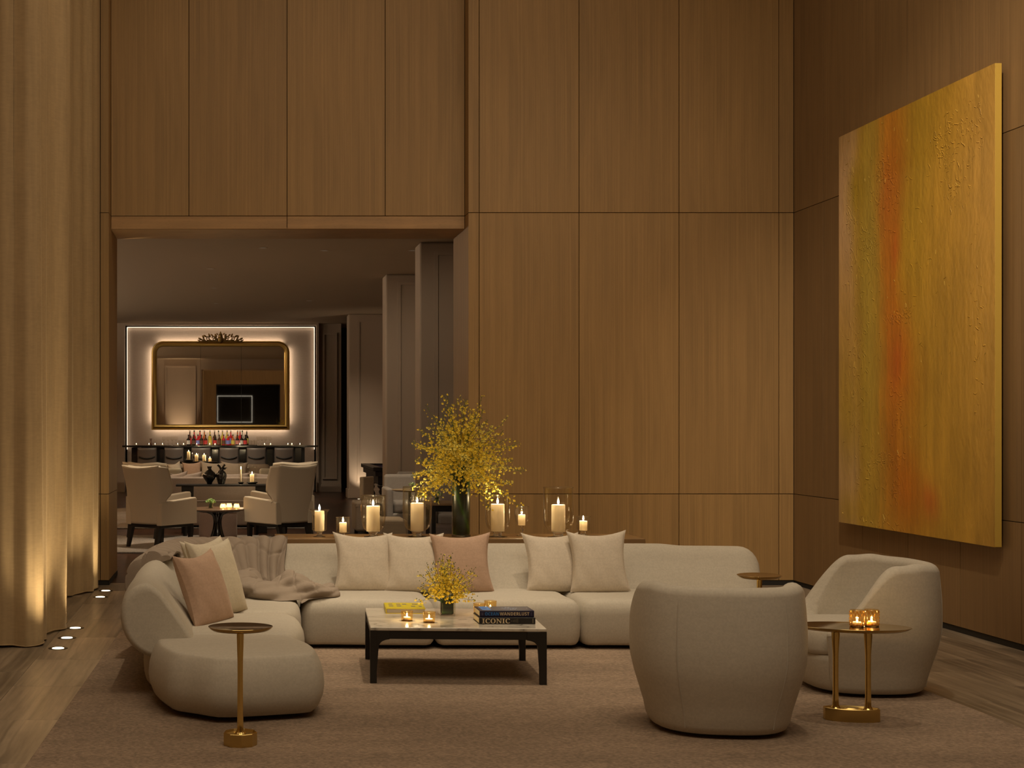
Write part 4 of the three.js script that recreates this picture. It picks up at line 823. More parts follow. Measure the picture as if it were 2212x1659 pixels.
{
  const g = 'amber candle holders on the marble table';
  votive('amber glass candle holder just in front of the yellow book', 0.039, 0.062, 0.92, amberGlow, 1.074, TOP, 9.07, 0.07, g).userData.label = 'tealight burning in the amber glass by the yellow book';
  votive('amber glass candle holder alone beside the square vase', 0.041, 0.066, 0.88, amberGlow, 1.203, TOP, 8.99, 0.07, g).userData.label = 'tealight burning in the amber glass beside the vase';
  votive('pale gold glass behind the books, at their left end', 0.041, 0.073, 0.92, amberGlow, 1.582, TOP, 9.36, 0.025, g).userData.label = 'tealight in the left glass behind the books';
  votive('pale gold glass behind the middle of the books', 0.041, 0.076, 0.92, amberGlow, 1.672, TOP, 9.47, 0.025, g).userData.label = 'tealight in the right glass behind the books';
  const h = 'cut-glass candle holders on the oval table', Y = RUG + 0.505;
  votive('cut-glass candle holder, left one on the oval brass table', 0.038, 0.086, 1, amberGlow, 3.312, Y, 7.665, 0.085, h, true).userData.label = 'tealight in the left cut-glass holder on the oval table';
  votive('cut-glass candle holder, right one on the oval brass table', 0.038, 0.086, 1, amberGlow, 3.398, Y, 7.685, 0.085, h, true).userData.label = 'tealight in the right cut-glass holder on the oval table';
}
// ---------------------------------------------------------------- painting
{
  const W = 2.67, H = 3.476, xf = 5.44, z0 = -12.97, y0 = 0.715;
  const TW = 900, TH = 1170, hgt = new Float32Array(TW * TH);
  let s2 = 99; const q = () => (s2 = (s2 * 16807) % 2147483647) / 2147483647;
  const dab = (x, y, r, h) => { for (let j = Math.max(0, Math.floor(y - r)); j <= Math.min(TH - 1, y + r); j++) for (let i = Math.max(0, Math.floor(x - r)); i <= Math.min(TW - 1, x + r); i++) { const k = 1 - ((i - x) ** 2 + (j - y) ** 2) / (r * r); if (k > 0) hgt[j * TW + i] = Math.max(hgt[j * TW + i], h * Math.sqrt(k)); } };
  const stroke = (x, y, L, a, r, h, curl) => { for (let t = 0; t < L; t += 1) { dab(x, y, r * (0.6 + 0.4 * Math.sin(t * 0.15)), h * (0.6 + 0.4 * q())); x += Math.cos(a); y += Math.sin(a); a += curl + (q() - 0.5) * 0.5; } };
  // clusters of raised strokes: [u, v from the top, spread u, spread v, count]
  for (const [u, v, su, sv, n] of [[0.22, 0.30, 0.10, 0.08, 34], [0.30, 0.15, 0.10, 0.10, 30], [0.10, 0.25, 0.08, 0.2, 34], [0.42, 0.49, 0.12, 0.02, 26], [0.36, 0.20, 0.10, 0.12, 22], [0.12, 0.66, 0.10, 0.2, 40], [0.42, 0.70, 0.06, 0.08, 18], [0.36, 0.83, 0.12, 0.02, 20], [0.72, 0.12, 0.12, 0.08, 34], [0.88, 0.1, 0.08, 0.08, 16], [0.80, 0.22, 0.12, 0.08, 16], [0.25, 0.86, 0.14, 0.08, 26], [0.42, 0.9, 0.06, 0.06, 10], [0.9, 0.55, 0.06, 0.25, 12], [0.5, 0.42, 0.3, 0.3, 26], [0.2, 0.5, 0.15, 0.3, 36], [0.3, 0.98, 0.2, 0.02, 12]])
    for (let k = 0; k < n * 3; k++) stroke((u + (q() + q() - 1) * su) * TW, (v + (q() + q() - 1) * sv) * TH, 6 + 60 * q() * q() * q(), (q() < 0.4 ? 1.57 : 0.1) + (q() - 0.5) * 2.4, 0.9 + 1.5 * q() * q(), 0.25 + 0.75 * q() * q(), (q() - 0.5) * 0.12);
  const mixc = (a, b, t) => a.map((v, i) => v + (b[i] - v) * t);
  const blob = (u, v, cu, cv, su, sv) => Math.exp(-(((u - cu) / su) ** 2) - (((v - cv) / sv) ** 2));
  const col = tex(TW, TH, (u, vv, i, j) => {
    const v = 1 - vv, w = fbm(u, v, 4, 3, 4) - 0.5, st = fbm(u + 0.03 * w, v, 60, 5, 3) - 0.5, x = u + 0.11 * w + 0.035 * st + 0.03 * (fbm(u, v, 11, 7, 3) - 0.5);
    let c = [0.74, 0.57, 0.20];                                             // ochre field
    c = mixc(c, [0.80, 0.62, 0.32], 0.5 * blob(x, v, 0.95, 0.1, 0.16, 0.3) + 0.35 * smooth((x - 0.72) / 0.3));
    c = mixc(c, [0.69, 0.56, 0.14], 0.6 * blob(x, v, 0.52, 0.35, 0.14, 0.6));
    c = mixc(c, [0.80, 0.46, 0.12], 0.72 * Math.min(1, 1.2 * blob(x, v, 0.37 + 0.05 * v, 0.3, 0.085, 0.45)));
    c = mixc(c, [0.80, 0.44, 0.09], 0.7 * blob(x, v, 0.47, 0.62, 0.09, 0.14) + 0.75 * blob(x, v, 0.47, 0.9, 0.12, 0.1) + 0.4 * blob(x, v, 0.36, 0.76, 0.06, 0.1));
    c = mixc(c, [0.80, 0.36, 0.13], 0.4 * blob(x, v, 0.43, 0.33, 0.035, 0.05) + 0.5 * blob(x, v, 0.42, 0.6, 0.04, 0.06) + 0.4 * blob(x, v, 0.33, 0.2, 0.06, 0.1) + 0.5 * blob(x, v, 0.62, 0.92, 0.05, 0.04));
    c = mixc(c, [0.72, 0.61, 0.24], Math.min(1, 0.95 * blob(x, v, 0.23, 0.4, 0.085, 0.8)));
    c = mixc(c, [0.84, 0.69, 0.52], 0.97 * (1 - smooth((x - 0.09) / 0.10)) * (0.75 + 0.25 * Math.sin(v * 9)));
    c = mixc(c, [0.70, 0.58, 0.14], 0.8 * blob(x, v, 0.13, 0.16, 0.06, 0.08) + 0.65 * blob(x, v, 0.05, 0.72, 0.12, 0.16) + 0.5 * blob(x, v, 0.06, 0.97, 0.12, 0.05));
    const k = 1 + 0.16 * st + 0.20 * w + 0.10 * (fbm(u, v, 22, 15, 3) - 0.5) + 0.20 * hgt[(TH - 1 - j) * TW + i];
    return c.map((a) => a * k);
  }, 1, 1);
  const bump = tex(TW, TH, (u, vv, i, j) => 0.22 * fbm(u, vv, 90, 60, 3) + 0.75 * hgt[(TH - 1 - j) * TW + i], 1, 1, false);
  const p = thing('abstract_painting', 'very large yellow and orange abstract canvas on the right oak wall', 'painting', [xf, y0, z0]);
  const front = new THREE.PlaneGeometry(W, H).rotateY(-Math.PI / 2).translate(-0.0005, H / 2, W / 2);
  part('painted_face', front, phys(lin(0.95, 0.95, 0.95), 0.42, { map: col, bumpMap: bump, bumpScale: 0.016 }), p);
  part('canvas', rbox(0.05, H, W, 0.004, 0.025, H / 2, W / 2), std(lin(0.52, 0.33, 0.05), 0.7), p);
  part('hanging_rail', bx(0.05, XW - xf - 0.001, H - 0.4, H - 0.3, 0.4, W - 0.4), blackWood, p);
  // the thickest ridges of paint stand proud of the canvas
  const ridge = []; for (let k = 0; k < 60; k++) { const u = q() < 0.6 ? 0.05 + 0.45 * q() : q(), v = q(), L = 0.02 + 0.05 * q() * q(), a = q() * 3.1, c = (q() - 0.5) * 0.03; const P = (t) => [-0.001, H * (1 - v) * 0.98 + 0.03 + Math.sin(a) * L * t + c * t * (1 - t), W * (0.02 + 0.96 * u) + Math.cos(a) * L * t]; ridge.push(tube([P(0), P(0.4), P(0.7), P(1)], 0.0022, 6, 5)); }
  const rm = part('paint_ridges', merge(ridge), phys(lin(0.55, 0.37, 0.06), 0.4), p); rm.userData.kind = 'stuff';
}
// ---------------------------------------------------------------- curtains and floor uplights
function curtain(name, label, plan, amp, H, sd) {
  const c = new THREE.CatmullRomCurve3(plan.map(([x, d]) => V3(x, 0, -d)), false, 'centripetal'), rows = [], n = 260, M = 60;
  for (let j = 0; j <= M; j++) {
    const y = 0.012 + (H - 0.012) * Math.pow(j / M, 1.15), row = [], h = y / H;
    for (let i = 0; i <= n; i++) {
      const u = i / n, p = c.getPointAt(u), t = c.getTangentAt(u);
      const f = amp * (0.6 * Math.sin(u * 38 + sd + 0.8 * Math.sin(h * 2.2 + u * 5)) + 0.4 * Math.sin(u * 71 + 2 * sd + 1.2 * h) + 0.8 * (fbm(u * 0.98, h * 0.6, 9, 3, 3) - 0.5)) * (1 + 0.5 * h);
      row.push([p.x - t.z * f, y + (j === 0 ? 0.006 * Math.sin(u * 40 + sd) : 0), p.z + t.x * f]);
    } rows.push(row);
  }
  const front = skin(rows), o = thing(name, label, 'curtain');
  part('drape', front, curtainMat, o);
  part('bottom_hem', tube(rows[0].filter((_, i) => i % 4 === 0).map(([x, y, z]) => [x, y + 0.004, z]), 0.005, 200, 5), curtainMat, o);
  return o;
}
curtain('curtain', 'nearer tall beige curtain at the left edge, lit from the floor', [[-3.1, 10.0], [-2.5, 10.16], [-2.05, 10.30], [-1.86, 10.36], [-1.70, 10.24], [-1.60, 10.30], [-1.50, 10.24], [-1.43, 10.27], [-1.40, 10.36], [-1.43, 10.55], [-1.455, 10.75], [-1.42, 10.92], [-1.375, 11.08], [-1.345, 11.30], [-1.36, 11.48], [-1.44, 11.56]], 0.03, 7.45, 1.3);
curtain('curtain', 'farther beige curtain hanging beside the lounge opening', [[-1.62, 11.9], [-1.60, 12.5], [-1.58, 13.1], [-1.52, 13.36], [-1.46, 13.46], [-1.42, 13.56], [-1.375, 13.70], [-1.345, 13.86], [-1.37, 14.02], [-1.44, 14.10]], 0.018, 7.45, 4.1);
{
  const pts = [[125.5, 1400.5, 'nearest'], [144.5, 1378, 'second nearest'], [162.6, 1356.7, 'middle'], [216.5, 1289.7, 'second farthest'], [228.5, 1276.3, 'farthest']];
  const g = 'round floor uplights along the curtain';
  for (const [px, py, w] of pts) {
    const d = F * 1.6 / (py - 916), x = (px - 512) * d / F;
    const o = thing('floor_uplight', `${w} of five round recessed floor uplights along the curtain`, 'floor light', [x, 0, -d], 0, g);
    part('trim_ring', lathe([[0.045, 0.001], [0.066, 0.004], [0.070, 0.0005], [0.045, -0.002]], 32), std(lin(0.10, 0.085, 0.065), 0.35, { metalness: 0.8 }), o);
    part('lamp_lens', new THREE.CylinderGeometry(0.042, 0.042, 0.004, 28).translate(0, 0.0015, 0), std(lin(1, .92, .75), 1, { emissive: lin(1, 0.86, 0.6), emissiveIntensity: 3.5 }), o);
    spot(x, 0.03, -d, x - (d < 10.5 ? 0.3 : 0.10), 2.2, -d - (d < 10.5 ? 0.08 : 0.02), d > 12 ? 5 : 7, 0.75, 1, 9, lin(1, 0.80, 0.50));
  }
}
// ---------------------------------------------------------------- lounge furniture
const at = (px, d) => (px - 512) * d / F;                    // pixel column at a depth, in metres across
const hi = (py, d) => 1.6 - (py - 916) * d / F;              // pixel row at a depth, in metres up
const paleRug = std(lin(0.50, 0.44, 0.39), 1, { map: carpetTex });
for (const [x0, x1, d0, d1, l] of [[-2.6, 0.62, 17.75, 20.4, 'pale grey rug under the four wing chairs of the lounge'], [-2.4, 1.2, 21.9, 27, 'pale grey rug under the lounge sofas, farther back']]) {
  const m = part('rug', rbox(x1 - x0, 0.022, d1 - d0, 0.008, 0, 0.009, 0), paleRug, scene, [(x0 + x1) / 2, 0, -(d0 + d1) / 2]); m.name = numbered('lounge_rug'); m.userData = { label: l, category: 'rug' };
}
const RY = 0.02;
{ // wing chairs, +z is the front
  const c = thing('wing_chair', 'cream leather wing chair, nearest on the left of the lounge, back to us', 'armchair', [-1.0, RY, -18.62], 2.456, 'cream wing chairs in the lounge');
  const rows = []; for (let j = 0; j <= 26; j++) {
    const v = j / 26, y = 0.30 + 0.72 * v, lean = -0.10 * v * v, hw = 0.27 + 0.05 * v, wing = y < 0.56 ? 0.10 : 0.07 + 0.14 * smooth((y - 0.58) / 0.14) - 0.05 * smooth((y - 0.78) / 0.25), out = [], inn = [];
    for (let i = -14; i <= 14; i++) {
      const s = i / 14, a = Math.abs(s), sg = Math.sign(s), k = Math.min(1, a / 0.62), w = Math.max(0, (a - 0.62) / 0.38), yy = y + 0.035 * k * k * v * v * (1 - 0.5 * w);
      out.push([sg * (hw * k + 0.03 * w), yy, -0.34 + 0.05 * k * k + wing * w + lean]); inn.push([sg * ((hw - 0.06) * k + 0.035 * w), yy, -0.27 + 0.045 * k * k + (wing - 0.06) * w + lean]);
    } rows.push([...out, ...inn.reverse()]);
  }
  part('backrest', flipOut(skin(rows, true, true)), leather, c);
  for (const s of [-1, 1]) {
    const sh = new THREE.Shape([[-0.30, 0.30], [0.36, 0.30], [0.36, 0.60], [0.345, 0.615], [-0.25, 0.575], [-0.30, 0.56]].map((p) => new THREE.Vector2(...p)));
    part('arm', new THREE.ExtrudeGeometry(sh, { depth: 0.07, bevelEnabled: true, bevelThickness: 0.012, bevelSize: 0.012, bevelSegments: 2 }).rotateY(-Math.PI / 2).translate(s * 0.27 + 0.035, 0, 0), leather, c);
  }
  part('seat_cushion', rbox(0.47, 0.15, 0.60, 0.04, 0, 0.40, 0.07), leather, c);
  part('seat_frame', rbox(0.56, 0.05, 0.64, 0.006, 0, 0.277, 0.02), blackWood, c);
  for (const [x, z, k] of [[-0.255, 0.31, 0], [0.255, 0.31, 0], [-0.24, -0.27, -0.07], [0.24, -0.27, -0.07]]) {
    const g = new THREE.CylinderGeometry(0.042, 0.028, 0.27, 4).rotateY(Math.PI / 4); const p = g.attributes.position;
    for (let i = 0; i < p.count; i++) p.setZ(i, p.getZ(i) + k * (0.135 - p.getY(i)) / 0.27); g.computeVertexNormals();
    part('leg', uvBox(toCreasedNormals(g.translate(0, 0.135, 0), 0.5)), blackWood, c, [x, 0, z]);
  }
  copy(c, [-1.12, RY, -20.15], 2.52, 'cream leather wing chair behind the nearest left one');
  copy(c, [0.56, RY, -18.85], -2.48, 'cream leather wing chair, nearest on the right of the lounge, back to us');
  copy(c, [0.66, RY, -20.35], -2.54, 'cream leather wing chair behind the nearest right one');
}
function simplePlant(label, x, y, d, r, white) {
  const p = thing('potted_plant', label, 'plant', [x, y, -d]);
  part('glass_pot', lathe([[0, 0.002], [r * 0.55, 0.002], [r * 0.62, r * 1.0]], 20), glassThin, p);
  part('stems', lathe([[0, 0.006], [r * 0.45, 0.006], [r * 0.3, r * 1.0], [0, r * 1.1]], 12), leafDark, p);
  for (let k = 0; k < 26; k++) {
    const a = k * 2.4, e = Math.acos(1 - (k + 0.5) / 26 * 0.95), rr_ = r * (0.75 + 0.3 * rnd()), c = V3(rr_ * Math.sin(e) * Math.cos(a), r * 1.15 + rr_ * Math.cos(e) * 0.8, rr_ * Math.sin(e) * Math.sin(a));
    const m = part(k % 2 ? 'leaf' : 'flower_head', k % 2 ? uvBox(new THREE.OctahedronGeometry(r * 0.3, 0).scale(1, 0.35, 0.7)) : uvBox(new THREE.IcosahedronGeometry(r * 0.24, 0)), k % 2 ? leafBright : white, p, [c.x, c.y, c.z]); m.rotation.set(rnd() * 2, a, rnd());
  }
  return p;
}
const whiteBloom = std(lin(0.62, 0.66, 0.42), 0.8), limeBloom = std(lin(0.30, 0.42, 0.14), 0.8);
{ // pedestal table
  const d = 19.1, x = -0.26, t = thing('pedestal_table', 'round wooden lounge table on a flared glossy black pedestal', 'table', [x, RY, -d]);
  part('table_top', uvBox(lathe([[0, 0.432], [0.33, 0.432], [0.385, 0.44], [0.39, 0.452], [0.385, 0.46], [0, 0.46]], 56)), std(lin(0.17, 0.10, 0.06), 0.3), t);
  part('ring', new THREE.TorusGeometry(0.30, 0.007, 8, 48).rotateX(Math.PI / 2).translate(0, 0.424, 0), blackGloss, t);
  for (let k = 0; k < 5; k++) { const a = k / 5 * 6.283 + 0.3; part('pedestal_leg', tube([[0.115 * Math.cos(a), 0.0, 0.115 * Math.sin(a)], [0.06 * Math.cos(a), 0.12, 0.06 * Math.sin(a)], [0.032 * Math.cos(a), 0.28, 0.032 * Math.sin(a)], [0.06 * Math.cos(a), 0.38, 0.06 * Math.sin(a)], [0.15 * Math.cos(a), 0.428, 0.15 * Math.sin(a)]], 0.026, 24, 10), blackGloss, t); }
  simplePlant('little green and white posy in a glass on the pedestal table', at(455, d), RY + 0.46, d, 0.062, limeBloom);
  const g = 'gold tealight glasses on the pedestal table';
  [[482, 'left'], [495, 'middle'], [511, 'right']].forEach(([px, w], i) => {
    const c = thing('tealight_holder', `${w} one of three glowing gold glasses on the pedestal table`, 'candle holder', [at(px, d), RY + 0.46, -d + 0.05 - 0.08 * (i === 1)], 0, g);
    part('glass_bowl', lathe([[0, 0.002], [0.030, 0.002], [0.042, 0.012], [0.042, 0.032], [0.034, 0.046], [0.032, 0.062]], 10), amberFrost, c);
    part('wax', new THREE.CylinderGeometry(0.02, 0.02, 0.014, 16).translate(0, 0.012, 0), waxSolid, c);
    part('flame', flameGeo, flameMat, c, [0, 0.02, 0]).scale.setScalar(0.7);
    pointLight(at(px, d), RY + 0.46 + 0.031, -d + 0.05 - 0.08 * (i === 1), 0.07);
  });
  const p = thing('pouf', 'round brown upholstered pouf behind the pedestal table', 'pouf', [at(471, 19.9), 0.02, -19.95]);
  part('cushion', upholster(Array.from({ length: 60 }, (_, i) => [0.265 * Math.cos(i / 60 * 6.283), 0.265 * Math.sin(i / 60 * 6.283)]), [[0, 0.02], [0.01, 0.004], [0.05, 0], [0.33, 0], [0.37, 0.01], [0.39, 0.03], [0.395, 0.06]]), fabric(0.26, 0.17, 0.13), p);
  part('piping', new THREE.TorusGeometry(0.262, 0.006, 8, 60).rotateX(Math.PI / 2).translate(0, 0.375, 0), fabric(0.26, 0.17, 0.13), p);
}
{ // sofa seen from behind, with the dark console against its back
  const mauve = fabric(0.42, 0.335, 0.29), s = thing('lounge_sofa', 'mauve sofa seen from behind, beyond the dark console', 'sofa', [0, 0.02, -22]);
  part('back_panel', rbox(2.5, 0.74, 0.16, 0.03, -0.25, 0.40, 0), mauve, s); part('seat_base', rbox(2.4, 0.3, 0.8, 0.03, -0.25, 0.2, -0.48), mauve, s);
  for (const x of [-1.58, 1.08]) part('arm', rbox(0.16, 0.56, 0.9, 0.03, x, 0.32, -0.42), mauve, s);
  for (const x of [-0.83, 0.33]) part('seat_cushion', rbox(1.12, 0.14, 0.74, 0.05, x, 0.42, -0.5), mauve, s);
  part('skirt_band', rbox(2.52, 0.02, 0.17, 0.005, -0.25, 0.40, 0.002), mauve, s);
  const cg = 'cushions on the far lounge sofas';
  for (const [px, w, sd, mat, l, roll] of [[407, 0.5, 11, mauve, 'mauve cushion peeping over the mauve sofa, left of the black vases', 0.08], [382, 0.45, 12, mauve, 'mauve cushion lowest and leftmost behind the mauve sofa back', 0.14], [500, 0.6, 13, mauve, 'rumpled mauve cushion behind the mauve sofa between vases and candles', 0], [568, 0.5, 14, mauve, 'mauve cushion behind the sofa back right of the candle hurricanes', -0.06]])
    cushion('lounge_cushion', l, mat, w, 0.36, 0.14, at(px, 22.25), 0.50, 22.2, 0, -0.15, roll, sd, cg);
  const c = thing('dark_console', 'slim dark console with slab legs behind the pedestal table', 'console table', [at(484.5, 21.2), 0.0, -21.2]);
  const top = hi(1046, 21.2), hw = at(588, 21.2) - at(484.5, 21.2);
  part('table_top', rbox(hw * 2, 0.025, 0.38, 0.003, 0, top - 0.0125, 0), blackWood, c);
  for (const px of [405.5, 564]) part('slab_leg', rbox(0.17, top - 0.026, 0.34, 0.003, at(px, 21.2) - at(484.5, 21.2), (top - 0.026) / 2, 0), blackWood, c);
  const v = thing('black_vase', 'squat round glossy black vase with a flared neck', 'vase', [at(452.5, 21.2), top, -21.2]);
  part('body', lathe([[0, 0], [0.036, 0], [0.045, 0.03], [0.09, 0.09], [0.104, 0.125], [0.09, 0.16], [0.045, 0.20], [0.03, 0.22], [0.026, 0.235], [0.04, 0.262], [0.034, 0.262], [0.02, 0.235]], 40), blackGloss, v);
  const w = thing('black_vase', 'ribbed glossy black vase with two twisted pointed spouts', 'vase', [at(478, 21.2), top, -21.2]);
  const rows = []; for (const [r, y] of [[0.042, 0], [0.05, 0.02], [0.066, 0.07], [0.078, 0.115], [0.074, 0.15], [0.055, 0.185], [0.034, 0.205], [0.028, 0.215]]) { const row = []; for (let i = 0; i < 48; i++) { const a = i / 48 * 6.283; row.push([r * (1 + 0.06 * Math.cos(9 * a + y * 10)) * Math.cos(a), y, r * (1 + 0.06 * Math.cos(9 * a + y * 10)) * Math.sin(a)]); } rows.push(row); }
  part('body', flipOut(skin(rows, true, true)), blackGloss, w);
  part('spout', tube([[0, 0.2, 0], [-0.012, 0.235, 0], [-0.03, 0.265, 0], [-0.055, 0.285, 0]], 0.016, 16, 8), blackGloss, w);
  part('spout', tube([[0, 0.2, 0], [0.02, 0.235, 0.0], [0.035, 0.27, 0], [0.055, 0.29, 0]], 0.016, 16, 8), blackGloss, w);
  part('spout_lip', lathe([[0.02, 0], [0.03, 0.02], [0.052, 0.03], [0.03, 0.018]], 20).translate(0.042, 0.215, 0), blackGloss, w);
  for (const [px, R, H, cr, ch, l, l2] of [[520.5, 0.036, 0.285, 0.009, 0.19, 'narrow glass cylinder hurricane on the dark console', 'thin taper candle in the narrow hurricane on the dark console'], [544.5, 0.072, 0.235, 0.031, 0.115, 'wide glass cylinder hurricane at the right of the dark console', 'pillar candle in the wide hurricane on the dark console']]) {
    const h = thing('hurricane_cylinder', l, 'candle holder', [at(px, 21.2), top, -21.2]);
    part('wooden_base', lathe([[0, 0], [R * 0.8, 0], [R * 0.85, 0.012], [R * 1.15, 0.02], [R * 1.15, 0.034], [0, 0.034]], 32), blackWood, h);
    part('glass_cylinder', lathe([[R, 0.034], [R, H + 0.034]], 32), glassThin, h);
    part('rim', new THREE.TorusGeometry(R, 0.0018, 6, 32).rotateX(Math.PI / 2).translate(0, H + 0.034, 0), glass, h);
    candle('console_candle', l2, cr, ch, [at(px, 21.2), top + 0.034, -21.2], undefined, 0.25, 1.2);
  }
}
{ // far sofa facing us, low cream chairs in front of it
  const sandC = fabric(0.46, 0.37, 0.28), s = thing('lounge_sofa', 'sand coloured sofa facing us in front of the bar', 'sofa', [at(455, 26), 0.02, -26]);
  part('seat_base', rbox(2.2, 0.26, 0.9, 0.03, 0, 0.17, 0.2), sandC, s); part('back_panel', rbox(2.2, 0.80, 0.2, 0.06, 0, 0.42, -0.35), sandC, s);
  for (const x of [-0.55, 0.55]) { part('seat_cushion', rbox(1.08, 0.16, 0.8, 0.06, x, 0.38, 0.22), sandC, s); part('back_cushion', rbox(1.08, 0.42, 0.2, 0.09, x, 0.64, -0.18), sandC, s); }
  for (const x of [-1.15, 1.15]) part('arm', rbox(0.16, 0.6, 0.95, 0.05, x, 0.32, 0.15), sandC, s);
  const g = 'cushions on the far lounge sofas', d = 25.95;
  for (const [px, w, mat, l, roll, sd] of [[416, 0.36, blush, 'pink cushion on top of the sand sofa back, at its left', 0.05, 21], [388, 0.24, ivory, 'ivory folded cushion farthest left on the sand sofa', 0.3, 22], [457, 0.46, sandC, 'sand cushion in the middle of the sand sofa', -0.06, 23], [506, 0.5, sandC, 'wide sand cushion at the right of the sand sofa', -0.03, 24]])
    cushion('lounge_cushion', l, mat, w, 0.40, 0.16, at(px, d), 0.50 + 0.03, d, 0, 0.25, roll, sd, g);
  const creamC = fabric(0.74, 0.68, 0.54);
  const c = thing('cube_chair', 'low cream cube chair left of the sofas, brightly lit', 'armchair', [-1.25, 0.02, -24.3], 0.0, 'low cream cube chairs');
  part('seat_block', rbox(0.66, 0.42, 0.66, 0.05, 0, 0.22, 0), creamC, c); part('back_block', rbox(0.66, 0.84, 0.16, 0.05, 0, 0.42, 0.32), creamC, c); part('arm', rbox(0.12, 0.6, 0.66, 0.04, -0.28, 0.3, 0), creamC, c); part('arm', rbox(0.12, 0.6, 0.66, 0.04, 0.28, 0.3, 0), creamC, c);
  copy(c, [0.70, 0.02, -24.3], 0, 'low cream cube chair right of the sofas, brightly lit');
  // hurricanes on a narrow table behind the sofa
  const dd = 28, top = hi(997, dd), t = thing('dark_console', 'narrow dark table behind the sand sofa carrying four candles', 'console table', [at(428, dd), 0, -dd]);
  part('table_top', rbox(0.75, 0.03, 0.3, 0.003, 0, top - 0.015, 0), blackWood, t); for (const x of [-0.3, 0.3]) part('slab_leg', rbox(0.05, top - 0.03, 0.26, 0.003, x, (top - 0.03) / 2, 0), blackWood, t);
  [[407.5, 0.085, 0.235, 0.031, 0.16, 'widest', 0.03], [424.5, 0.05, 0.17, 0.034, 0.13, 'second', 0], [441, 0.06, 0.17, 0.032, 0.125, 'third', 0], [453.5, 0.045, 0.11, 0.028, 0.06, 'smallest', 0]].forEach(([px, R, H, cr, ch, w, b], i) => {
    const h = thing('hurricane_cylinder', `${w} glass hurricane of four in a row behind the sand sofa`, 'candle holder', [at(px, dd), top, -dd], 0, 'hurricanes behind the sand sofa');
    part('glass_cylinder', lathe([[0, 0.003], [R, 0.003], [R, H]], 28), glassThin, h); part('wooden_base', lathe([[0, 0], [R, 0], [R, 0.003 + b], [0, 0.003 + b]], 28), blackWood, h);
    candle('pillar_candle', `candle in the ${w} hurricane behind the sand sofa`, cr, ch, [at(px, dd), top + 0.004 + b, -dd], 'candles behind the sand sofa', 0.12, 0.9);
  });
}
